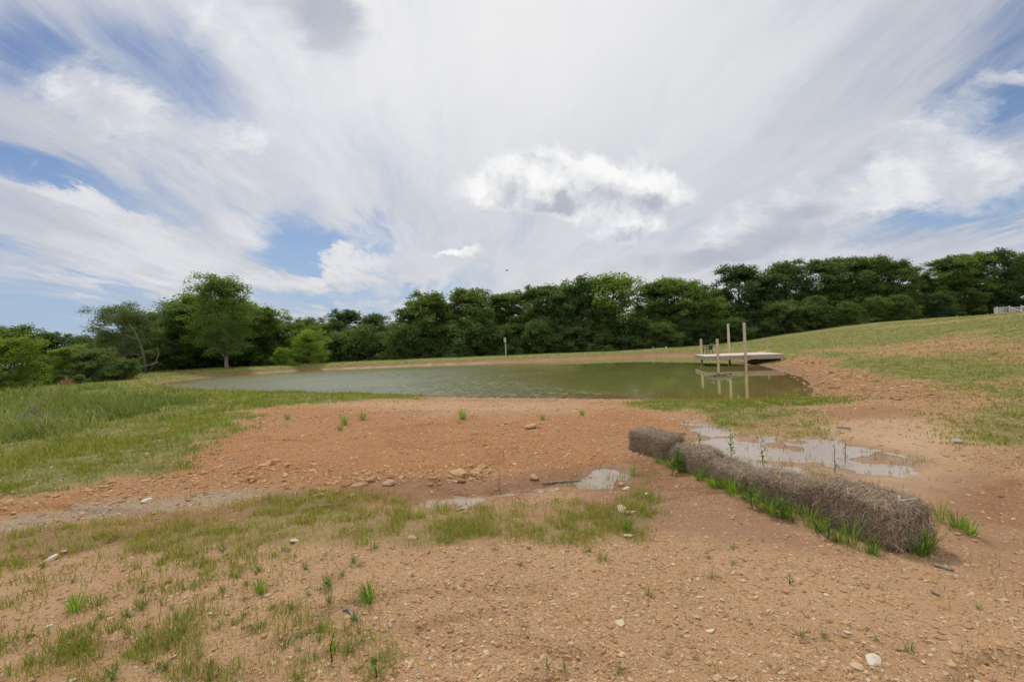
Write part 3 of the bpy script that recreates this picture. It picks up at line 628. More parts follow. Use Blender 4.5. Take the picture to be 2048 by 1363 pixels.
def gravel(name, x, y, s, tint, mat):
    n = len(x); a = rng.uniform(0, 2 * np.pi, n); ca, sa = np.cos(a)[:, None], np.sin(a)[:, None]
    jit = ICO_V[None] * rng.uniform(.45, 1.25, (n, 12, 1)); sc = np.c_[rng.uniform(.8, 1.5, n), rng.uniform(.6, 1.0, n), rng.uniform(.35, .7, n)] * s[:, None]
    v = jit * sc[:, None, :]; vx = v[..., 0] * ca - v[..., 1] * sa; vy = v[..., 0] * sa + v[..., 1] * ca
    z = height(x, y, True); v = np.stack([vx + x[:, None], vy + y[:, None], v[..., 2] + z[:, None] + s[:, None] * .12], -1).reshape(-1, 3)
    fcs = ((np.arange(n) * 12)[:, None, None] + ICO_F[None]).reshape(-1, 3)
    return link(name, mesh_np(name, v, fcs, 3, mat, {'tint': np.repeat(tint, 12)}))
def build_gravel():
    x, y, r = scatter(230000, 1.7, 20, 49, 1); f = fields(x, y)
    dens = (1 - f['grass'] * .75) * (1 - .85 * np.clip(f['pale'] * (r > 6.5) + f['wet'], 0, 1)) * np.where(f['red'] > .5, .35, 1) * np.where(f['swale'] > .4, .25, 1) * (f['pudd'] > .1) * (f['sd'] > .4)
    dens *= np.where(x > -1, 1.0, .75) * (.5 + .7 * fbm(x, y, 1.2, 3, 81))
    k = rng.random(len(x)) < dens; x, y, r = x[k], y[k], r[k]; n = len(x)
    s = np.clip(rng.lognormal(np.log(.0043), .62, n), .002, .020) * (.75 + .11 * r)
    o = gravel('gravel', x, y, s, rng.random(n), M_STONE); tag(o, 'small tan and orange gravel strewn over the clay', 'gravel', kind='stuff')
    x, y, r = scatter(80000, 5, 60, 49, 1); f = fields(x, y); cl = inz('clods', x, y, .4, .6, .9, 68); k = rng.random(len(x)) < np.maximum(f['rub'] * .5, cl * .35 * (r < 14)) * (1 - .8 * f['lawn']); x, y, r = x[k], y[k], r[k]; n = len(x)
    o = gravel('rubble', x, y, np.clip(rng.lognormal(np.log(.022), .6, n) * (.6 + .05 * r), .012, .14), rng.random(n) * .7, M_STONE); tag(o, 'broken clay clods and stones on the bank beside the pond', 'rubble', kind='stuff')
build_gravel()
def stone_mesh(i, mat):
    import bmesh
    bm = bmesh.new(); bmesh.ops.create_icosphere(bm, subdivisions=2, radius=1.0); q = np.random.default_rng(100 + i)
    axes = q.normal(size=(9, 3)); axes /= np.linalg.norm(axes, axis=1)[:, None]; cut = q.uniform(.5, .85, 9)
    for v_ in bm.verts:
        p = np.array(v_.co)
        for ax, c_ in zip(axes, cut):
            dd = p @ ax
            if dd > c_: p = p - ax * (dd - c_) * .9
        p += q.normal(size=3) * .02; v_.co = p * np.array([1.25, .9, .55])
    me = bpy.data.meshes.new('stone'); bm.to_mesh(me); bm.free(); me.materials.append(mat)
    at = me.attributes.new('tint', 'FLOAT', 'POINT'); at.data.foreach_set('value', np.full(len(me.vertices), .1, np.float32)); return me
SM = [stone_mesh(i, M_STONE_R) for i in range(6)]; SW = [stone_mesh(10 + i, M_WHITEROCK) for i in range(3)]
STONES = []
def stone(px, py, size, label, white=False, group=None, i=0, flat=1.0):
    p = Wpix(px, py); STONES.append(p[:2]); me = (SW if white else SM)[i % (3 if white else 6)]
    o = link('stone', me, None, (p[0], p[1], float(height(p[0], p[1], True)) + size * .2)); o.scale = (size, size, size * flat); o.rotation_euler = (rng.uniform(-.2, .2), rng.uniform(-.2, .2), rng.uniform(0, 6.28))
    return tag(o, label, 'stone', group)
stone(1244, 1018, .062, 'cream stone left of its twin in the grass near the small puddle', True, i=0)
stone(1263, 1017, .066, 'flat cream stone right of its twin in the grass near the small puddle', True, i=1, flat=.7)
stone(1254, 979, .050, 'white stone in the grass just below the small puddle', True, i=2)
stone(1243, 970, .055, 'orange tan stone beside the right end of the small puddle', False, i=1)
stone(1258, 1071, .04, 'pale stone at the bottom edge of the grass band', True, i=1)
stone(1746, 1326, .045, 'large white flat stone in the gravel at the lower right', True, i=1, flat=.6)
stone(1716, 1336, .030, 'pale square stone left of the large white flat stone', True, i=0)
stone(1240, 1247, .036, 'pale wedge shaped stone in the middle of the gravel', True, i=2, flat=.7)
stone(1911, 1302, .032, 'dark grey stone in the gravel at the lower right', False, i=4)
stone(923, 965, .07, 'squarish tan stone above the wet seep', False, i=0)
stone(777, 969, .085, 'rounded tan stone in the grass left of the wet seep', False, i=3)
stone(1068, 957, .085, 'tan stone on the red clay above the wet seep', False, i=2)
stone(1060, 855, .13, 'dark orange stone on the dirt mound', False, i=5)
stone(104, 1117, .06, 'cream stone at the left end of the grass band', True, i=0)
stone(588, 1084, .055, 'pale flat stone in the grass band', True, i=1, flat=.6)
stone(824, 1078, .042, 'pink tan stone at the lower edge of the grass band', False, i=1)
stone(1914, 885, .10, 'orange stone on the pale silt beyond the big puddle', False, i=3)
stone(1362, 868, .10, 'tan stone on the silt behind the far bale', False, i=5)
stone(296, 1003, .07, 'cream stone beside the grey gravel strip', True, i=2)
k_ = 0
while k_ < 110:
    px_, py_ = rng.uniform(20, 2030), 1110 + 250 * rng.random() ** .8
    if rng.random() > (.35 + .65 * (px_ > 900)): continue
    r_ = math.hypot(*Wpix(px_, py_)[:2])
    stone(px_, py_, rng.uniform(.011, .025), 'tan stone lying loose in the foreground gravel', rng.random() < .08, 'loose stones in the foreground gravel', i=k_, flat=rng.uniform(.6, 1.0)); k_ += 1

# ------------------------------------------------------------------ straw bales
def bale_meshes(seed, L, Wd, Hh):
    q = np.random.default_rng(seed)
    import bmesh
    bm = bmesh.new(); bmesh.ops.create_cube(bm, size=1.0); bmesh.ops.subdivide_edges(bm, edges=bm.edges[:], cuts=9, use_grid_fill=True)
    for v_ in bm.verts:
        p = np.array(v_.co) * 2; n4 = (np.abs(p) ** 7).sum() ** (1 / 7.0)
        p = p / max(n4, 1e-6) * np.abs(p).max()
        p = p * np.array([L, Wd, Hh]) / 2
        nz = fbm(np.array([p[0] * 1 + p[2] * .7 + 5]), np.array([p[1] + p[2] * .9 + seed]), 7.0, 3, seed)[0] - .5
        dirv = p / (np.linalg.norm(p) + 1e-6); p = p + dirv * nz * .07
        groove = math.exp(-((abs(p[0]) - L * .17) / .02) ** 2); p[2] -= .012 * groove * (p[2] > 0)
        p[2] += Hh / 2 - .015; v_.co = p
    core = bpy.data.meshes.new('bale_body'); bm.to_mesh(core); bm.free(); core.materials.append(M_STRAWCORE)
    for pl_ in core.polygons: pl_.use_smooth = True
    # strands
    co = np.array([v_.co[:] for v_ in core.vertices]); pn = np.array([pl_.normal[:] for pl_ in core.polygons]); pc = np.array([pl_.center[:] for pl_ in core.polygons]); pa = np.array([pl_.area for pl_ in core.polygons])
    ok = pn[:, 2] > -.5; wgt = pa * ok * (1 + .5 * (pn[:, 2] > .5)); n = 13000
    fi = q.choice(len(pc), n, p=wgt / wgt.sum()); c_ = pc[fi] + q.normal(size=(n, 3)) * .018; nn = pn[fi]
    dr = q.normal(size=(n, 3)); dr[:, 2] *= .9
    endf = np.abs(nn[:, 0]) > .7; dr[endf, 2] *= 2.0; dr[endf, 1] *= .8
    dr -= nn * (dr * nn).sum(1)[:, None] * .85; dr /= np.linalg.norm(dr, axis=1)[:, None]
    stick = q.random(n) < .06; dr = np.where(stick[:, None], dr + nn * q.uniform(.3, .9, (n, 1)), dr); dr /= np.linalg.norm(dr, axis=1)[:, None]
    ln = q.uniform(.035, .13, n) * np.where(stick, 1.15, 1); wd = q.uniform(.0012, .0028, n)
    sd_ = np.cross(dr, nn); sd_ /= np.linalg.norm(sd_, axis=1)[:, None] + 1e-6
    off = nn * q.uniform(.002, .016, n)[:, None]; bend = nn * (q.uniform(-.006, .008, n))[:, None] + np.array([0, 0, -1.0]) * q.uniform(0, .005, n)[:, None]
    a0 = c_ + off - dr * ln[:, None] / 2; a1 = c_ + off + bend; a2 = c_ + off + dr * ln[:, None] / 2; h_ = sd_ * wd[:, None] / 2
    v = np.stack([a0 - h_, a0 + h_, a1 - h_, a1 + h_, a2 - h_, a2 + h_], 1).reshape(-1, 3); b = (np.arange(n) * 6)[:, None]
    f_ = (b[:, :, None] + np.array([[0, 1, 3, 2], [2, 3, 5, 4]])[None]).reshape(-1, 4)
    return core, mesh_np('straw', v, f_, 4, M_STRAW, {'tint': np.repeat(q.random(n) ** 1.2, 6)})
def bale(cx, cy, ang, L, Wd, Hh, seed, label, tilt=0.0, sink=.02):
    e = empty('straw_bale', (cx, cy, float(height(cx, cy)) - sink), ang); e.rotation_euler = (0, tilt, ang)
    core, st = bale_meshes(seed, L, Wd, Hh); link('bale_body', core, e); s_ = link('loose_straw', st, e); s_['kind'] = 'stuff'
    tag(e, label, 'straw bale', 'straw bales in a row'); return e
ub = np.array([-.227, .974]); nb_ = np.array([.974, .227]); c0 = np.array([2.86, 3.86]) + .165 * nb_
def along(t, off=0): return c0 + ub * t + nb_ * off
ang_b = math.atan2(ub[1], ub[0])
b_near = bale(*along(.43), ang_b, .82, .36, .37, 1, 'grey straw bale at the near end of the row, the largest one', sink=.0)
bale(*along(1.27, -.02), ang_b + .09, .73, .33, .29, 2, 'grey straw bale behind the nearest one, with tall grass along its side', .02)
bale(*along(2.08, -.03), ang_b - .08, .70, .34, .25, 3, 'sagging grey straw bale in the middle of the row', -.03, .03)
bale(*along(2.86, -.02), ang_b + .06, .70, .34, .29, 4, 'grey straw bale with a leafy green weed in front, next to the far bale', .0, .02)
bale(2.08, 7.62, ang_b + .22, .80, .42, .33, 5, 'dark straw bale at the far end of the row, set at a slight angle', .0, .0)
tw = MB(); tw.box((-.34, -.02, .375), (.012, .16, .006)); tw.box((-.34, .06, .36), (.010, .012, .11)); tw.build('twine', plain('pale twine', (.5, .46, .42), (.62, .58, .54), .7, 60), b_near)

# ------------------------------------------------------------------ DOCK
dk = empty('wooden_dock', (14.3, 38.0, WZ), -.20); tag(dk, 'weathered wooden swimming dock standing on four posts at the edge of the pond', 'dock')
DL, DW, DZ = 5.35, 5.3, .76
bd = MB(); nbd = 36
for i in range(nbd):
    wb = DW / nbd; bd.box((DL / 2, wb * (i + .5), DZ - .018 + .002 * math.sin(i * 7.7)), (DL + .04 + .006 * math.sin(i * 3.1), wb - .008, .036))
bd.build('deck_boards', M_DECK, dk)
for nm, a_, b_ in (('rim_board', (0, .02, 0), (DL, .02, 0)), ('rim_board', (0, DW - .02, 0), (DL, DW - .02, 0)), ('rim_board', (.02, .045, 0), (.02, DW - .045, 0)), ('rim_board', (DL - .02, .045, 0), (DL - .02, DW - .045, 0))):
    MB().beam((a_[0], a_[1], DZ - .04 - .125), (b_[0], b_[1], DZ - .04 - .15), .045, .30).build(nm, M_RIM, dk)
js = MB()
for i in range(1, 9): js.box((DL * i / 9, DW / 2, DZ - .14), (.04, DW - .1, .19))
js.build('joists', M_RIM, dk)
for (lx, ly, top) in ((.85, -.075, 2.02), (2.75, -.075, 3.12), (.55, DW - .12 + .18, 2.05), (2.75, DW - .12 + .18, 3.22)):
    MB().box((lx, ly, (top - .95) / 2), (.165, .165, top + .95), bev=.008).build('post', M_POST, dk)
MB().box((DL - .10, .10, .28), (.20, .14, .50), bev=.01).build('support_block', M_POST, dk)
MB().beam((2.9, 1.3, .13), (DL - .2, .9, .42), .24, .045).build('plank', M_RIM, dk)
# chair
ch = empty('plastic_chair', (0, 0, 0)); tag(ch, 'dark plastic armchair facing left on the dock between the two short posts', 'chair')
cw = at_depth(1416, 705, 42.0); ch.location = (cw[0], cw[1], WZ + DZ + .003); ch.rotation_euler = (0, 0, R(100))
# local: +y is the front of the chair
se = MB(); M1 = Matrix.Rotation(R(4), 3, 'X'); se.box((0, 0, .42), (.50, .50, .05), bev=.05, M=M1); se.build('seat', M_PLASTIC, ch)
bk = MB()
for i in range(7):
    xx = -.19 + .38 * i / 6; bk.tube([(xx, -.22, .42), (xx * 1.04, -.29, .64), (xx * .95, -.37, .85 - .03 * abs(i - 3) / 3)], .030, 6)
bk.tube([(-.22, -.21, .40), (-.23, -.30, .68), (-.15, -.375, .86), (0, -.39, .89), (.15, -.375, .86), (.23, -.30, .68), (.22, -.21, .40)], .02, 6); bk.build('backrest', M_PLASTIC, ch, True)
for s_ in (-1, 1):
    MB().tube([(s_ * .26, -.29, .66), (s_ * .28, -.05, .65), (s_ * .28, .18, .63), (s_ * .26, .25, .60)], .036, 6).build('armrest', M_PLASTIC, ch, True)
    MB().tube([(s_ * .26, .25, .60), (s_ * .25, .24, .42), (s_ * .27, .27, 0)], [.03, .036, .028], 6).build('leg', M_PLASTIC, ch, True)
    MB().tube([(s_ * .23, -.22, .42), (s_ * .25, -.32, 0)], [.036, .028], 6).build('leg', M_PLASTIC, ch, True)
# stake behind the dock
st_b = at_depth(1536, 703, 45.0); zst = float(height(st_b[0], st_b[1]))
sk = MB(); sk.box((0, 0, .5), (.07, .07, 1.5), bev=.006); sk.box((0, -.045, 1.05), (.09, .02, .12)); o = sk.build('wooden_stake', M_POST, None, False, (st_b[0], st_b[1], zst)); o.scale = (1, 1, max(.6, (EYE + (670 - 680) / 1024 * 45 - zst) / 1.25)); tag(o, 'thin wooden stake in the grass behind the dock', 'stake')
# brush pile in the water
def sticks_mesh(n, rad, hgt, seed, mat, lmin=.15, lmax=.45, thick=.009):
    q = random.Random(seed); m_ = MB()
    for i in range(n):
        x_ = q.gauss(0, rad * .5); y_ = q.gauss(0, rad * .22); z_ = q.uniform(-.04, hgt) * math.exp(-(x_ / rad) ** 2); a = q.uniform(0, 6.28); L_ = q.uniform(lmin, lmax); e_ = q.uniform(-.3, .6)
        d_ = Vector((math.cos(a) * math.cos(e_), math.sin(a) * math.cos(e_), math.sin(e_))) * L_ / 2; p_ = Vector((x_, y_, z_))
        m_.tube([p_ - d_, p_ + Vector((0, 0, q.uniform(-.02, .03))), p_ + d_], [thick, thick * q.uniform(.7, 1.1), thick * .5], 4)
    return m_
p = at_depth(1438, 752, 27.9); sm = sticks_mesh(170, .55, .16, 5, M_STICK, thick=.016)
sm.tube([(.25, 0, .02), (.42, 0, .14), (.6, .02, .18), (.7, .0, .05)], [.05, .085, .08, .04], 7)
o = sm.build('brush_pile', M_STICK, None, False, (p[0], p[1], WZ)); tag(o, 'tangle of grey sticks poking out of the pond in front of the dock', 'brush pile')
# far bank pole with box
p = at_depth(1012, 714, 70.0); zb = float(height(p[0], p[1])); e = empty('nest_box_pole', (p[0], p[1], zb)); tag(e, 'wooden pole carrying a weathered grey box on the far bank', 'pole')
Hp = EYE + (690.5 - 675) / 1024 * 70 - zb
MB().box((0, 0, Hp / 2 - .2), (.13, .13, Hp + .2), bev=.01).build('pole', M_POST, e)
bx = MB(); bx.box((-.05, -.12, Hp - .30), (.30, .10, .56)); bx.box((-.05, -.12, Hp + .02), (.36, .26, .04)); bx.box((-.05, -.10, Hp - .62), (.20, .08, .08)); bx.build('box', M_GREYWOOD, e)
# pipe on far bank
pa_, pb_ = at_depth(1222, 704, 71.0), at_depth(1330, 696, 71.0); e = empty('irrigation_pipe', (pa_[0], pa_[1], pa_[2])); tag(e, 'long pale pipe propped along the top of the far bank', 'pipe')
dv = Vector(pb_) - Vector(pa_); MP = plain('pale green pipe', (.30, .36, .31), (.42, .47, .42), .5)
MB().tube([dv * t_ + Vector((0, 0, .03 * math.sin(t_ * 9))) for t_ in np.linspace(0, 1, 9)], .05, 6).build('pipe', MP, e, True)
for t_ in (.35, .62, .78, .97):
    q_ = dv * t_; zz = float(height(pa_[0] + q_.x, pa_[1] + q_.y)) - pa_[2]
    MB().box((q_.x, q_.y + .08, (zz + q_.z + (.35 if t_ == .78 else .04)) / 2), (.06, .05, abs(q_.z - zz) + (.35 if t_ == .78 else .04) + .1)).build('support', M_GREYWOOD, e)
nz = MB(); nz.tube([dv, dv + Vector((.2, 0, .10)), dv + Vector((.32, 0, .12))], [.06, .10, .05], 6); nz.build('nozzle', plain('pale fitting', (.5, .5, .5), (.65, .65, .65), .5), e, True)
# bird
p = at_depth(1014, 541, 55.0); bmb = MB(); bmb.tube([(-.20, 0, 0), (-.12, 0, .01), (0, 0, .03), (.10, 0, .025), (.16, 0, .02), (.20, 0, .01)], [.006, .025, .05, .045, .03, .006], 8)
for s_ in (-1, 1):
    b0 = len(bmb.v); bmb.v += [(.09, 0, .04), (-.06, 0, .04), (-.10, s_ * .20, .07), (.05, s_ * .22, .075), (-.12, s_ * .42, .02), (.085, 0, .055), (-.05, 0, .05), (-.09, s_ * .20, .08), (.045, s_ * .22, .085)]
    bmb.f += [(b0, b0 + 1, b0 + 2, b0 + 3), (b0 + 3, b0 + 2, b0 + 4), (b0 + 5, b0 + 8, b0 + 7, b0 + 6), (b0 + 8, b0 + 4, b0 + 7)]
o = bmb.build('bird', plain('dark plumage', (.03, .03, .035), (.06, .055, .06), .7), None, True, tuple(p)); tag(o, 'small dark bird flying below the central cumulus cloud', 'bird')
# ball
p = Wpix(1294, 993); import bmesh as _b
bm = _b.new(); _b.ops.create_icosphere(bm, subdivisions=3, radius=.021); me = bpy.data.meshes.new('ball'); bm.to_mesh(me); bm.free()
for pl_ in me.polygons: pl_.use_smooth = True
me.materials.append(plain('white ball skin', (.62, .6, .57), (.75, .74, .72), .4, 200)); o = link('ball', me, None, (p[0], p[1], float(height(p[0], p[1], True)) + .021)); tag(o, 'small white ball on the red clay between the bales and the grass', 'ball')
# sticks on the ground
def ground_stick(pts_px, rad, label, lift=.012):
    w_ = [Wpix(*q_) for q_ in pts_px]; m_ = MB(); m_.tube([(q_[0], q_[1], float(height(q_[0], q_[1], True)) + lift) for q_ in w_], [rad * (1 - .25 * i / len(w_)) for i in range(len(w_))], 7)
    c_ = np.mean(m_.v, axis=0); m_.v = [tuple(np.array(v_) - c_) for v_ in m_.v]
    return tag(m_.build('stick', M_STICK, None, True, tuple(c_)), label, 'stick')
ground_stick([(687, 1217), (697, 1219), (704, 1227), (706, 1238)], .013, 'short curved stick lying on the gravel')
ground_stick([(1868, 1133), (1888, 1138), (1908, 1143)], .012, 'straight grey stick near the front end of the nearest bale')
ground_stick([(1862, 1183), (1880, 1190)], .009, 'short dark stick in the gravel below the bales')
ground_stick([(605, 1022), (640, 1015), (690, 1008)], .018, 'dead stick lying in the grass left of the wet seep')
ground_stick([(1085, 968), (1120, 964), (1160, 962)], .016, 'thin dead twig beside the small puddle')
ground_stick([(1675, 855), (1700, 858)], .03, 'dark driftwood scrap on the silt beyond the big puddle')

# ------------------------------------------------------------------ HOUSE and porch deck on the hill
dp = 70.0
def hz(px): return 690 - .0402 * (px - 1024)
pL = at_depth(1994, 628, dp); pR = at_depth(2120, 623, dp); zd = pL[2]
e = empty('porch_deck', (pL[0], pL[1], zd), R(-40)); tag(e, 'pale wooden porch deck with railings and steps on top of the hill', 'porch deck')
xw = 7.0
MB().box((xw / 2, 2.0, -.06), (xw + .1, 4.0, .12)).build('deck_floor', M_PALEWOOD, e)
MB().box((xw / 2, .02, -.26), (xw, .05, .25)).build('rim_board', M_PALEWOOD, e)
zg = lambda x_, y_: float(height(pL[0] + x_ * .766 + y_ * .643, pL[1] - x_ * .643 + y_ * .766)) - zd
def rail(parent, a, b, n, nm='railing'):
    m_ = MB(); a, b = Vector(a), Vector(b); m_.beam(a + Vector((0, 0, .92)), b + Vector((0, 0, .92)), .12, .05); m_.beam(a + Vector((0, 0, .12)), b + Vector((0, 0, .12)), .06, .05)
    for i in range(n):
        p_ = a.lerp(b, (i + .5) / n); m_.box((p_.x, p_.y, p_.z + .50), (.05, .05, .76))
    return m_.build(nm, M_PALEWOOD, parent)
gap0, gap1 = 1.25, 2.4
rail(e, (.05, 0, 0), (gap0 - .06, 0, 0), 8); rail(e, (gap1 + .06, 0, 0), (xw, 0, 0), 40); rail(e, (0, .06, 0), (0, 3.9, 0), 22); rail(e, (.06, 3.95, 0), (xw, 3.95, 0), 44)
for x_, y_ in ((0, 0), (gap0, 0), (gap1, 0), (0, 3.95), (4.5, 0), (6.8, 0)):
    zb = zg(x_, y_) - .3; MB().box((x_, y_, (1.05 + zb) / 2), (.12, .12, 1.05 - zb)).build('post', M_PALEWOOD, e)
sx0 = Vector((gap0, -.1, 0)); stp = Vector((1.35, -1.6, -.95))
for off in (0, gap1 - gap0): rail(e, (gap0 + off, -.08, -.05), (gap0 + off + stp.x, stp.y, stp.z), 9, 'stair_railing')
stm = MB()
for i in range(5): stm.box((gap0 + .55 + stp.x * (i + .5) / 5, -.1 + stp.y * (i + .5) / 5, stp.z * (i + 1) / 6), (1.1, .34, .05))
stm.build('steps', M_PALEWOOD, e)
# house, only its eave reaches the frame
pe = at_depth(2041, 594.5, dp + 2); h0 = empty('house', (pe[0] + .68 * 10.4, pe[1] - .73 * 10.4, zd), R(43)); tag(h0, 'house on the hill, only its pale metal roof corner showing at the right edge', 'house')
ez = pe[2] - zd
MB().box((6.3, 5.2, ez / 2 - .4), (10.6, 9, ez + .8)).build('wall', plain('house siding', (.42, .45, .5), (.5, .52, .56), .7), h0)
rf = MB(); rf.v += [(0, 0, ez - .08), (12.6, 0, ez - .08), (12.6, 5.2, ez + 2.8), (0, 5.2, ez + 2.8), (12.6, 10.4, ez - .08), (0, 10.4, ez - .08)]
rf.v += [(x_, y_, z_ + .12) for x_, y_, z_ in rf.v[:6]]
rf.f += [(0, 3, 2, 1), (3, 5, 4, 2), (6, 7, 8, 9), (9, 8, 10, 11), (0, 1, 7, 6), (5, 11, 10, 4), (0, 6, 9, 3), (3, 9, 11, 5), (1, 2, 8, 7), (2, 4, 10, 8)]
rf.build('roof', plain('pale metal roof', (.5, .54, .6), (.58, .62, .67), .4), h0)
wn = MB()
for x_ in (3, 6.5, 10): wn.box((x_, .69, ez * .5), (1.1, .06, 1.4))
wn.build('window', plain('dark panes', (.03, .04, .05), (.05, .06, .07), .1), h0)

# ------------------------------------------------------------------ TREES
def tree_proto(seed, style, leafmat, barkmat, nleaf, Ht=14.0, Rc=4.2, base=.10, clumps=100, leaf=.33, gap=0.0, trunk=True):
    q = np.random.default_rng(seed); tr = MB()
    lean = q.normal(size=2) * .25
    def axis(h): t_ = h / Ht; return np.array([lean[0] * t_ * 2 + .15 * math.sin(h * .9 + seed), lean[1] * t_ * 2 + .15 * math.cos(h * .7 + seed), h])
    hs = np.linspace(-.4, Ht * .82, 12); rt = (.013 if style == 'tall' else .018) * Ht
    tr.tube([axis(h) for h in hs], [rt * (1.35 if i == 0 else 1) * (1 - .85 * i / 11) + .015 for i in range(12)], 8)
    cen = []; rad = []
    ec, ew, ek = {'oak': (.40, .70, 1.0), 'column': (.45, .74, .92), 'tall': (.36, .70, .95), 'bush': (.12, .98, 1.0), 'open': (.55, .62, 1.0)}[style]
    ENV = lambda t_: ek * math.sqrt(max(.04, 1 - ((t_ - ec) / ew) ** 2))
    nl = max(12, clumps // 4); lobes = []
    for i in range(nl):
        tt = (i + q.uniform(.1, .9)) / nl; a = i * 2.4 + q.uniform(-.5, .5)
        lr = Rc * q.uniform(.30, .47); rr_ = max(0, Rc * ENV(tt) - lr * .75) * q.uniform(.45, 1.0)
        c_ = axis((base + (1 - base) * tt) * Ht) + np.array([math.cos(a) * rr_, math.sin(a) * rr_, 0]); c_[2] = np.clip(c_[2], lr * .55, Ht - lr * .75); lobes.append((c_, rr_, lr))
    for k in range(3):
        lr = Rc * q.uniform(.28, .42); a = q.uniform(0, 6.28); c_ = axis(Ht - lr * q.uniform(.8, 1.5)) + np.array([math.cos(a), math.sin(a), 0]) * Rc * q.uniform(.05, .32); lobes.append((c_, .4, lr))
    for c_, rr_, lr in lobes:
        at_ = axis(max(Ht * .06, c_[2] - rr_ * q.uniform(.5, .9) - .6)); midp = (at_ + c_) / 2 + np.array([0, 0, .12 * rr_])
        th = rt * .32
        tr.tube([at_, midp, c_], [th, th * .6, th * .2], 5, False)
        for k in range(8):
            dd = q.normal(size=3); dd /= np.linalg.norm(dd)
            p_ = c_ + dd * lr * q.uniform(.5, .95); p_[2] = np.clip(p_[2], .2, Ht)
            cen.append(p_); rad.append(lr * q.uniform(.36, .56))
            if k % 3 == 0: tr.tube([c_, p_], [th * .25, .012], 4, False)
    cen = np.array(cen); rad = np.array(rad)
    if gap > 0: kk = q.random(len(cen)) > gap; cen, rad = cen[kk], rad[kk]
    wgt = rad ** 2; ci = q.choice(len(cen), nleaf, p=wgt / wgt.sum())
    dd = q.normal(size=(nleaf, 3)); dd /= np.linalg.norm(dd, axis=1)[:, None]; dd[:, 2] = np.where(dd[:, 2] < -.5, dd[:, 2] * .7, dd[:, 2])
    rr_ = rad[ci] * (q.random(nleaf) ** .38) * (1 + .22 * q.normal(size=nleaf))
    pos = cen[ci] + dd * rr_[:, None] * np.array([1.0, 1.0, .96]); pos[:, 2] = np.maximum(pos[:, 2], .05)
    nrm = dd * .8 + q.normal(size=(nleaf, 3)) * .6 + np.array([0, 0, .25]); nrm /= np.linalg.norm(nrm, axis=1)[:, None]
    t1 = np.cross(nrm, q.normal(size=(nleaf, 3))); t1 /= np.linalg.norm(t1, axis=1)[:, None]; t2 = np.cross(nrm, t1)
    s1 = leaf * q.uniform(.6, 1.25, nleaf)[:, None]; s2 = s1 * q.uniform(.45, .75, nleaf)[:, None]
    fold = nrm * s1 * .12
    v = np.stack([pos - t1 * s1 / 2, pos + t2 * s2 / 2 + fold, pos + t1 * s1 / 2, pos - t2 * s2 / 2 + fold], 1).reshape(-1, 3)
    lobe_t = q.random(len(cen))[ci] * .5 + q.random(nleaf) * .5
    crown = mesh_np('crown', v, np.arange(nleaf * 4).reshape(-1, 4), 4, leafmat, {'tint': np.repeat(lobe_t, 4)})
    e_ = empty('tree', (0, 0, -500)); link('trunk', tr.mesh('trunk', barkmat, True), e_); link('crown', crown, e_)
    return dict(o=e_, H=float(v[:, 2].max()), W=float(np.percentile(v[:, 0], 98) - np.percentile(v[:, 0], 2)), used=False)
PR = {
    'oak1': tree_proto(1, 'oak', M_OAK, M_BARK, 15000), 'oak2': tree_proto(2, 'oak', M_OAK, M_BARK, 15000, clumps=95), 'oak3': tree_proto(3, 'column', M_OAK, M_BARK, 14000, Rc=3.7),
    'deep1': tree_proto(4, 'oak', M_DEEP, M_BARK, 17000, clumps=105), 'deep2': tree_proto(5, 'column', M_DEEP, M_BARK, 15000),
    'mid1': tree_proto(6, 'column', M_MID, M_BARK, 14000), 'mid2': tree_proto(7, 'oak', M_MID, M_BARK, 14000),
    'pale1': tree_proto(8, 'tall', M_PALE, M_BARK, 9000, Rc=3.4, base=.22),
    'open1': tree_proto(9, 'open', M_PALE, M_BLEACH, 15000, Rc=4.6, base=.3, leaf=.24, gap=.08), 'tall1': tree_proto(10, 'tall', M_MID, M_BLEACH, 26000, Ht=16, Rc=4.4, base=.2, clumps=130, leaf=.22, gap=.05),
    'lime1': tree_proto(11, 'bush', M_LIME, M_BARK, 13000, Ht=8, Rc=3.6, base=.05, clumps=90, leaf=.22), 'lime2': tree_proto(12, 'oak', M_LIME_EDGE, M_BARK, 13000, Ht=9, Rc=3.6, base=.05, clumps=80, leaf=.24),
    'low1': tree_proto(21, 'bush', M_OAK, M_BARK, 12000, Ht=7.5, Rc=3.8, base=.03, clumps=90, leaf=.27), 'low2': tree_proto(22, 'bush', M_DEEP, M_BARK, 12000, Ht=7.5, Rc=3.6, base=.03, clumps=90, leaf=.27),
    'bush1': tree_proto(13, 'bush', M_OAK, M_BARK, 8000, Ht=5, Rc=3.0, base=.02, clumps=60, leaf=.24), 'bush2': tree_proto(14, 'bush', M_DEEP, M_BARK, 8000, Ht=5, Rc=3.0, base=.02, clumps=60, leaf=.24), 'bush3': tree_proto(15, 'bush', M_PALE, M_BARK, 8000, Ht=5, Rc=3.0, base=.02, clumps=60, leaf=.22)}
def plant_tree(px, top, wpx, depth, proto, label, group='trees of the wood around the pond', name='tree', cat='tree'):
    pr = PR[proto]; p_ = at_depth(px, top, depth); zb = float(height(p_[0], p_[1]))
    o_ = copy_tree(pr['o']) if pr['used'] else pr['o']; pr['used'] = True
    o_.name = name; o_.location = (p_[0], p_[1], zb - .05); sz = (p_[2] - zb) / pr['H']; sxy = wpx / 1024 * depth / pr['W'] * 1.2
    sxy = min(max(sxy, .72 * sz), 1.6 * sz); o_.scale = (sxy, sxy, sz); o_.rotation_euler = (0, 0, rng.uniform(0, 6.28)); tag(o_, label, cat, group); return o_
def RT(*a): plant_tree(*a)
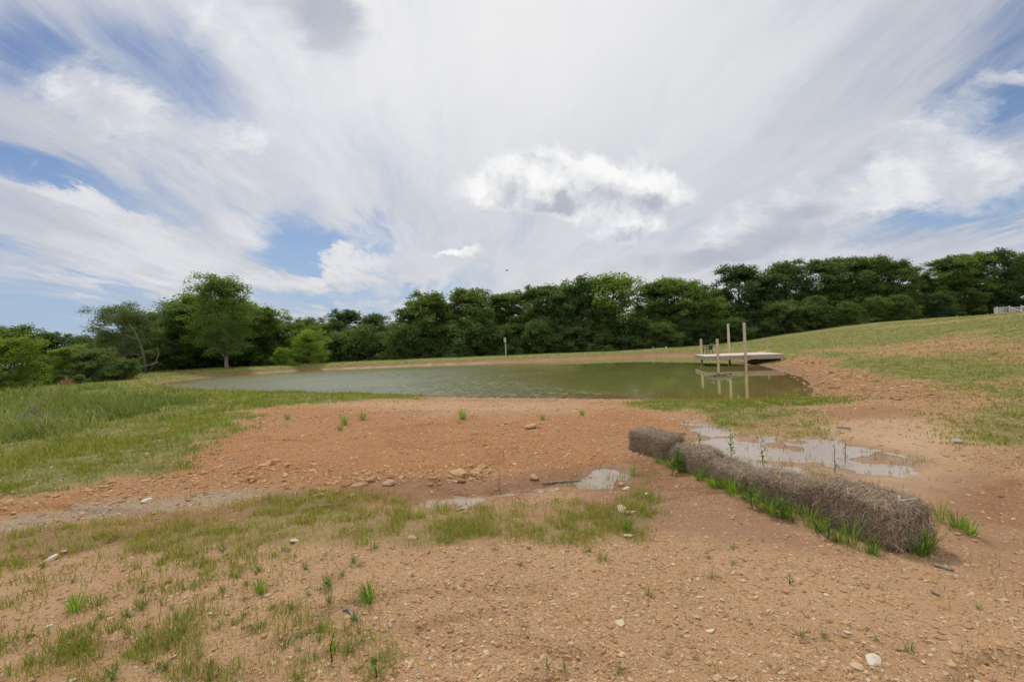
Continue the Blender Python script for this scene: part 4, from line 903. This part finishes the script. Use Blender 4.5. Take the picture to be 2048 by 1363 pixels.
# left end of the pond
RT(15, 668, 150, 44, 'lime2', 'bright yellow green tree at the left edge of the photo')
RT(128, 690, 150, 50, 'mid2', 'leafy mid green tree right of the bright yellow green one at the left edge')
RT(205, 690, 120, 52, 'bush3', 'low greyish green tree left of the open tree with bare limbs')
RT(248, 598, 165, 60, 'open1', 'tall open tree with bare pale limbs at the left end of the pond')
RT(345, 606, 140, 66, 'oak3', 'dark leafy tree between the open tree and the tallest left hand tree')
RT(390, 580, 140, 70, 'mid1', 'mid green tree just behind the tallest tree at the pond\'s left end')
RT(450, 541, 150, 64, 'tall1', 'tallest feathery tree with a visible pale trunk at the left end of the pond')
RT(535, 608, 120, 72, 'mid2', 'mid green tree right behind the tallest tree at the pond\'s left end')
RT(612, 654, 96, 69, 'lime1', 'round bright yellow green tree on the bank left of the dark wood')
RT(562, 692, 60, 67, 'lime1', 'small bright yellow green sapling left of the round yellow green tree')
RT(500, 640, 90, 71, 'mid1', 'mid green tree filling the gap right of the tallest left tree')
for i, (px_, top_, w_, dp_, pr_, lb_) in enumerate([
    (30, 644, 130, 85, 'oak1', 'dark tree behind the bright yellow green tree at the left edge'), (105, 660, 110, 88, 'oak2', 'dark round tree behind the mid green tree near the left edge'), (165, 668, 90, 88, 'deep1', 'dark tree peeping over the low trees left of the open tree'), (290, 625, 110, 75, 'oak3', 'dark tree behind the right side of the open tree'), (-40, 650, 120, 85, 'oak2', 'dark tree at the far left edge of the wood'), (-60, 690, 150, 50, 'mid1', 'mid green tree cut by the left edge'),
    (620, 630, 90, 88, 'oak1', 'dark tree behind the round yellow green tree'), (690, 616, 95, 84, 'oak2', 'round dark tree first right of the yellow green tree'), (748, 622, 80, 84, 'deep2', 'dark narrow tree second right of the yellow green tree'), (800, 612, 80, 82, 'oak3', 'dark tree left of the first high crown of the wood'),
    (850, 578, 100, 82, 'oak1', 'first high round crown of the wood seen from the left'), (935, 571, 105, 82, 'oak2', 'broad round crown left of the pole with the box'), (900, 600, 80, 86, 'deep1', 'dark tree filling behind the two high crowns left of the pole'), (1005, 580, 90, 83, 'oak3', 'tree directly behind the pole with the box'), (1062, 570, 85, 82, 'oak2', 'tree just right of the pole with the box'),
    (1110, 566, 80, 82, 'deep2', 'narrow dark tree left of the twin tallest crowns'), (1160, 548, 105, 82, 'oak1', 'wide high crown left of the twin topped tree'), (1225, 543, 90, 82, 'mid1', 'twin topped high tree in the middle of the wood'), (1285, 562, 80, 83, 'oak3', 'lower tree right of the twin topped tree'), (1345, 546, 100, 84, 'mid2', 'paler crown with sky showing through left of the dark oak'),
    (1385, 566, 80, 82, 'oak2', 'tree tucked left of the dark oak behind the dock'), (1425, 588, 110, 80, 'mid1', 'lower spreading mid green tree in front of the dark oak'), (1475, 523, 115, 84, 'deep1', 'very dark round oak rising behind the dock\'s left end'), (1575, 515, 115, 86, 'oak1', 'high paler oak right of the very dark oak'), (1525, 545, 80, 84, 'deep2', 'dark tree in the gap right of the very dark oak'),
    (1645, 513, 85, 86, 'oak2', 'high tree left of the flat topped pair'), (1700, 508, 90, 86, 'deep1', 'left one of the flat topped pair of high trees'), (1745, 508, 90, 86, 'oak1', 'right one of the flat topped pair of high trees'), (1785, 518, 60, 86, 'pale1', 'thin paler tree with a pointed top near the right'), (1830, 545, 60, 88, 'pale1', 'lower thin tree in the dip of the skyline'),
    (1865, 515, 85, 86, 'oak3', 'dark tree right of the dip in the skyline'), (1925, 503, 105, 86, 'oak2', 'broad high tree above the porch deck'), (1990, 497, 100, 86, 'deep1', 'high dark tree above the stair railings'), (2045, 499, 100, 86, 'oak1', 'dark tree cut by the right edge behind the house'), (2110, 500, 110, 86, 'oak2', 'dark tree out at the right end of the wood'),
    (1620, 588, 120, 78, 'low2', 'low broad dark tree at the foot of the hill'), (1740, 590, 120, 78, 'low1', 'low broad tree along the hill crest'), (1800, 586, 100, 78, 'low2', 'low narrow dark tree left of the porch deck'), (1690, 600, 100, 76, 'low1', 'low dark tree between the two broad low trees on the hill crest'), (1880, 582, 120, 80, 'low2', 'low dark tree behind the grass ridge left of the porch deck'), (1970, 576, 120, 90, 'low1', 'low dark tree right behind the porch deck')]):
    RT(px_, top_, w_, dp_, pr_, lb_)
# understory and deeper rows, hidden trunks
for i in range(20):
    px_ = 150 + i * 27 + rng.uniform(-9, 9); sk_ = np.interp(px_, [150, 215, 255, 320, 390, 450, 520, 580, 690], [668, 648, 622, 618, 592, 575, 606, 628, 622])
    RT(px_, sk_ + rng.uniform(4, 44), rng.uniform(80, 115), rng.uniform(70, 82), ['oak3', 'mid1', 'oak2', 'deep1', 'mid2'][i % 5], 'leafy tree of the second row behind the left end of the pond', 'second row left of the wood')
for i in range(34):
    px_ = 640 + i * 42 + rng.uniform(-14, 14); sk_ = np.interp(px_, [600, 700, 850, 1150, 1350, 1475, 1700, 2048], [650, 632, 596, 562, 570, 545, 522, 512])
    RT(px_, sk_ + rng.uniform(24, 60), rng.uniform(75, 115), rng.uniform(90, 100), ['oak1', 'deep1', 'oak2', 'deep2', 'oak3'][i % 5], 'dark tree of the second row, mostly hidden behind the front trees', 'second row of the wood')
for i in range(36):
    px_ = 640 + i * 28 + rng.uniform(-10, 10); dp_ = rng.uniform(77.5, 80.5)
    base_px = hz(px_) + (EYE - .1) / dp_ * 1024
    RT(px_, base_px - rng.uniform(42, 82) - 38 * max(0, min(1, (px_ - 1480) / 150)), rng.uniform(55, 95), dp_, ['bush1', 'bush2', 'bush2', 'bush3', 'bush1'][i % 5], 'dark leafy shrub at the foot of the wood on the far bank', 'shrubs along the foot of the wood', 'shrub', 'shrub')
for i in range(13):
    px_ = 1530 + i * 41 + rng.uniform(-8, 8)
    RT(px_, rng.uniform(596, 618) - (px_ - 1530) * .03, rng.uniform(85, 110), rng.uniform(89, 94), ['low1', 'low2'][i % 2], 'dark leafy shrub at the foot of the wood along the hill crest', 'shrubs behind the hill crest', 'shrub', 'shrub')
for i in range(26):
    px_ = 170 + i * 19 + rng.uniform(-10, 10); dp_ = np.interp(px_, [190, 420, 640], [52, 72, 78]) + rng.uniform(0, 3)
    base_px = hz(px_) + (EYE + .6) / dp_ * 1024
    RT(px_, base_px - rng.uniform(30, 70), rng.uniform(55, 90), dp_, ['bush1', 'bush3', 'bush2'][i % 3], 'bushy shrub under the trees at the left end of the pond', 'shrubs under the left hand trees', 'shrub', 'shrub')
for i in range(9):
    px_ = -40 + i * 32 + rng.uniform(-8, 8); dp_ = 41 + rng.uniform(0, 4) + max(0, px_) * .035
    base_px = hz(px_) + (EYE + 2.0) / dp_ * 1024
    RT(px_, base_px - rng.uniform(45, 85), rng.uniform(80, 120), dp_, ['bush1', 'bush2', 'bush1', 'bush3'][i % 4], 'dark shrub below the grass crest at the left edge', 'shrubs below the left crest', 'shrub', 'shrub')
for pr_ in PR.values():
    if not pr_['used']:
        for c_ in list(pr_['o'].children): bpy.data.objects.remove(c_)
        bpy.data.objects.remove(pr_['o'])
# bare limbs of the fallen tree
lm = MB(); pz = lambda x_, y_, d_: tuple(at_depth(x_, y_, d_))
base_ = at_depth(290, 738, 56)
lm.tube([pz(292, 745, 56), pz(288, 712, 56), pz(278, 680, 55.6), pz(268, 660, 55.5), pz(258, 648, 55.5)], [.13, .10, .075, .05, .03], 6)
lm.tube([pz(278, 680, 55.6), pz(262, 675, 55.2), pz(250, 668, 55)], [.09, .06, .03], 5); lm.tube([pz(300, 742, 55.5), pz(312, 722, 55), pz(318, 706, 55), pz(314, 692, 55)], [.09, .075, .05, .025], 6)
lm.tube([pz(316, 724, 55), pz(300, 730, 54.6), pz(280, 733, 54.4), pz(262, 738, 54.2)], [.085, .065, .045, .02], 6); lm.tube([pz(280, 709, 55), pz(268, 708, 54.6), pz(256, 712, 54.4)], [.07, .05, .03], 5)
lm.v = [tuple(np.array(v_) - base_) for v_ in lm.v]
o = lm.build('dead_tree', bark_mat('dead limb bark', (0.085, 0.075, 0.065), (0.16, 0.145, 0.125)), None, True, tuple(base_)); tag(o, 'bare bleached leaning limbs of a dead tree below the open tree', 'dead tree')

# ------------------------------------------------------------------ tufts and weeds
def tuft_mesh(seed, n, h, spread, mat, wd=.006):
    q = np.random.default_rng(seed); a = q.uniform(0, 2 * np.pi, n); r_ = spread * q.random(n) ** .7 * .35; pos = np.c_[np.cos(a) * r_, np.sin(a) * r_, np.zeros(n)]
    hh = h * q.uniform(.45, 1.0, n); out_ = q.uniform(.15, 1.0, n) * spread; w_ = wd * q.uniform(.7, 1.3, n)
    od = np.c_[np.cos(a), np.sin(a), np.zeros(n)]; sd_ = np.c_[-np.sin(a), np.cos(a), np.zeros(n)]; rows = []
    for t_, wf in ((0, .7), (.35, 1.0), (.7, .8), (1.0, .12)):
        c_ = pos + od * (out_ * t_ ** 1.8)[:, None] + np.array([0, 0, 1.0]) * (hh * (t_ - .22 * t_ ** 3 * (out_ / spread)) - .01)[:, None]
        rows += [c_ - sd_ * (w_ * wf / 2)[:, None], c_ + sd_ * (w_ * wf / 2)[:, None]]
    v = np.stack(rows, 1).reshape(-1, 3); b = (np.arange(n) * 8)[:, None]
    f_ = (b[:, :, None] + np.array([[0, 1, 3, 2], [2, 3, 5, 4], [4, 5, 7, 6]])[None]).reshape(-1, 4)
    return mesh_np('grass_tuft', v, f_, 4, mat, {'tint': np.repeat(q.random(n) * .85, 8)})
M_LUSH = leafy('lush grass blades', (0.12, 0.20, 0.032), (0.19, 0.275, 0.045), (0.30, 0.31, 0.09), .5)
T_SMALL = [tuft_mesh(200 + i, 26, .11, .09, M_TUFT, .0045) for i in range(4)]; T_BIG = [tuft_mesh(210 + i, 60, .26, .20, M_LUSH, .008) for i in range(4)]; T_LONG = [tuft_mesh(220 + i, 34, .42, .22, M_LUSH, .007) for i in range(3)]
def tuft(px, py, me, label, sc=1.0, group=None):
    p_ = Wpix(px, py); o_ = link('grass_tuft', me, None, (p_[0], p_[1], float(height(p_[0], p_[1], True)))); o_.scale = (sc, sc, sc * rng.uniform(.85, 1.15)); o_.rotation_euler = (0, 0, rng.uniform(0, 6.28))
    return tag(o_, label, 'grass tuft', group)
for px_, py_, kind_, sc_, lb_ in [
    (1840, 1108, 1, 1.0, 'thick green grass clump against the front end of the nearest bale'), (1858, 1104, 2, .75, 'long bladed grass clump at the right corner of the nearest bale'), (1640, 1065, 1, .85, 'spiky bright green clump at the joint of the two nearest bales'),
    (1590, 1040, 2, 1.0, 'tall arching yellow green grass clump beside the second bale'), (1700, 1092, 2, .9, 'tall grass clump in front of the nearest bale\'s long side'), (1745, 1108, 1, .6, 'low grass clump below the nearest bale\'s long side'), (1545, 1030, 1, .8, 'dense grass clump by the second bale'), (1510, 1010, 2, .8, 'tall dark grass clump beside the middle bale'), (1470, 985, 1, .9, 'leafy grass clump beside the middle bale'), (1440, 975, 1, .8, 'bright grass clump beside the bale with the leafy weed'),
    (1400, 958, 1, .9, 'rounded bright clump below the bushy leafy weed'), (1425, 972, 1, .7, 'low bright clump left of the middle bale'), (1490, 1000, 1, .8, 'yellow green clump at the middle of the bale row'), (1570, 1035, 1, .7, 'low clump under the tall arching grass by the second bale'), (1360, 945, 1, .6, 'pale green clump at the foot of the second farthest bale'), (1530, 1022, 2, .9, 'tall thin bladed clump leaning over the sagging bale'), (1620, 1055, 2, .7, 'yellowish upright clump at the second bale\'s near corner'), (1675, 1082, 1, .6, 'short clump halfway along the nearest bale'), (1460, 990, 2, .7, 'upright clump before the sagging bale'),
    (1335, 932, 1, .8, 'bright grass clump at the foot of the far bale'), (1316, 925, 1, .5, 'small upright grass clump at the corner of the far bale'), (1940, 1070, 1, .65, 'bright green grass clump on the clay right of the nearest bale'), (1915, 1055, 1, .7, 'wide green grass clump right behind the nearest bale\'s end'), (1880, 1045, 2, .6, 'sparse upright grass clump behind the nearest bale\'s end'),
    (738, 1205, 1, .62, 'bushy grass clump above the curved stick'), (655, 1175, 0, 1.1, 'leafy green tuft left of the bushy grass clump'), (150, 1225, 1, .6, 'grass clump in the gravel at the lower left'), (520, 1185, 1, .5, 'low wide grass clump left of centre in the gravel'), (1207, 1120, 0, 1.1, 'dark spiky tuft alone on the gravel below the grass band'), (1255, 1060, 1, .6, 'green clump at the right end of the grass band'), (1215, 960, 2, .35, 'reedy clump standing in the small puddle'), (1265, 950, 2, .55, 'reedy brownish clump right of the small puddle'),
    (925, 838, 1, 1.1, 'dark green clump alone on the dirt mound'), (690, 850, 1, 1.0, 'green clump on the left part of the dirt mound'), (725, 840, 1, .9, 'green clump right of another on the left part of the mound'), (680, 860, 1, .6, 'low clump below the pair on the mound'), (1085, 838, 1, .6, 'small grass clump on the right part of the mound'), (1165, 830, 1, .7, 'wide grass clump on the right part of the mound'), (500, 838, 2, 1.0, 'tall thin grass clump at the left edge of the mound'), (455, 850, 2, 1.0, 'second tall thin grass clump left of the mound'), (380, 885, 2, .9, 'tall thin grass clump at the edge of the left lawn'), (575, 838, 1, .7, 'low green clump on the upper left of the mound')]:
    tuft(px_, py_, (T_SMALL, T_BIG, T_LONG)[kind_][int(px_) % 3], lb_, sc_ * (rng.uniform(.6, 1.15) if 1320 < px_ < 1720 else 1))
k_ = 0
while k_ < 120:
    px_, py_ = rng.uniform(0, 2048), rng.uniform(1095, 1362); wgt = 1.0 if px_ < 760 else (.35 if py_ < 1180 or py_ > 1320 else .12)
    if px_ > 1500 and py_ < 1140: continue
    if rng.random() > wgt: continue
    q_ = Wpix(px_, py_)[:2]
    if min(np.hypot(*(q_ - s_)) for s_ in STONES) < .085: continue
    tuft(px_, py_, T_SMALL[k_ % 4], 'small green grass tuft growing in the foreground gravel', rng.uniform(.3, .8) if px_ > 760 else rng.uniform(.35, .95), 'small grass tufts in the foreground gravel'); k_ += 1
def weed(px, py, hgt, nl, leaf, label, seed, mat=None, stemmat=None, name='weed_plant', branchy=.3):
    q = random.Random(seed); p_ = Wpix(px, py); e_ = empty(name, (p_[0], p_[1], float(height(p_[0], p_[1], True)))); tag(e_, label, 'weed')
    st_ = MB(); st_.tube([(0, 0, -.02), (q.uniform(-.02, .02), 0, hgt * .5), (q.uniform(-.04, .04), q.uniform(-.03, .03), hgt)], [.005, .004, .002], 5)
    vs, ts = [], []
    for i in range(nl):
        t_ = .15 + .85 * i / max(nl - 1, 1); a = i * 2.4 + q.uniform(-.3, .3); L_ = leaf * (1.15 - .55 * t_) * q.uniform(.8, 1.2); el = q.uniform(.2, .9)
        b_ = Vector((0, 0, hgt * t_)); d_ = Vector((math.cos(a) * math.cos(el), math.sin(a) * math.cos(el), math.sin(el))); s_ = d_.cross(Vector((0, 0, 1))).normalized() * L_ * .19
        m1 = b_ + d_ * L_ * .5 + Vector((0, 0, .01)); tip = b_ + d_ * L_ - Vector((0, 0, L_ * .25))
        vs += [b_, m1 - s_, tip, m1 + s_]; ts += [q.random()] * 4
    link('stem', st_.mesh('stem', stemmat or M_WEED, True), e_)
    link('leaves', mesh_np('leaves', [tuple(v_) for v_ in vs], np.arange(len(vs)), 4, mat or M_WEED, {'tint': np.array(ts)}), e_)
    return e_
weed(1358, 945, .30, 34, .13, 'bushy bright leafy weed in front of the second farthest bale', 1); weed(1345, 948, .20, 20, .11, 'lower leafy weed beside the bushy one at the second farthest bale', 2)
weed(1463, 915, .36, 20, .10, 'tall dark branching weed standing in the big puddle behind the bales', 3); weed(1527, 935, .34, 16, .09, 'tall weed with narrow leaves in the middle of the big puddle', 4); weed(1670, 945, .34, 14, .07, 'dry seed headed weed at the near edge of the big puddle', 5, M_DRY, M_DRY); weed(1690, 925, .30, 14, .07, 'dark seed headed weed on the near side of the big puddle', 6, M_DRY, M_DRY)
weed(1505, 1015, .24, 22, .09, 'leafy weed among the grass clumps beside the middle bale', 21); weed(1562, 1036, .18, 18, .08, 'low leafy weed beside the second bale', 22); weed(1655, 1078, .16, 16, .07, 'small leafy weed at the foot of the nearest bale', 23)
weed(1400, 890, .22, 12, .08, 'small bright weed behind the second farthest bale', 7); weed(1425, 950, .22, 18, .09, 'yellow green leafy weed by the sagging bale', 8); weed(753, 1350, .075, 4, .10, 'seedling with two broad upright leaves at the bottom of the photo', 9); weed(653, 1178, .08, 10, .06, 'small broad leaved seedling in the left gravel', 10); weed(293, 800, .9, 24, .16, 'dark tall weed stalk on the left lawn near the pond', 11)
weed(1580, 1168, .05, 5, .05, 'tiny bright seedling in the gravel below the bales', 12); weed(665, 1320, .16, 16, .035, 'thin weed with tiny yellow flowers in the gravel', 13, M_LIME); weed(1000, 980, .22, 16, .03, 'thin reddish weed on the clay above the wet seep', 14, M_DRY, M_DRY)
# dry brush in the tall grass
for i, (px_, py_, s_, lb_) in enumerate([(70, 862, .75, 'dead purplish brush in the tall grass at the left'), (132, 772, .9, 'rust coloured dead bush at the foot of the left shrubs'), (512, 728, 1.1, 'grey leafless bush under the tallest left hand tree')]):
    q_ = Wpix(px_, py_); m_ = MB(); g_ = random.Random(i)
    for k in range(130):
        a = g_.uniform(0, 6.28); r_ = g_.random(); x_ = math.cos(a) * r_ * s_ * .5; y_ = math.sin(a) * r_ * s_ * .5; L_ = s_ * g_.uniform(.4, 1.0) * (1.1 - .5 * r_)
        m_.tube([(x_ * .4, y_ * .4, 0), (x_ * .8, y_ * .8, L_ * .5), (x_ * 1.6 + g_.uniform(-.1, .1), y_ * 1.6, L_)], [.012, .009, .004], 4, False)
    o = m_.build('dead_bush', M_STICK if i != 1 else tinted('rust twigs', [(0, (.30, .17, .09)), (1, (.30, .17, .09))]), None, False, (q_[0], q_[1], float(height(q_[0], q_[1])))); tag(o, lb_, 'bush')
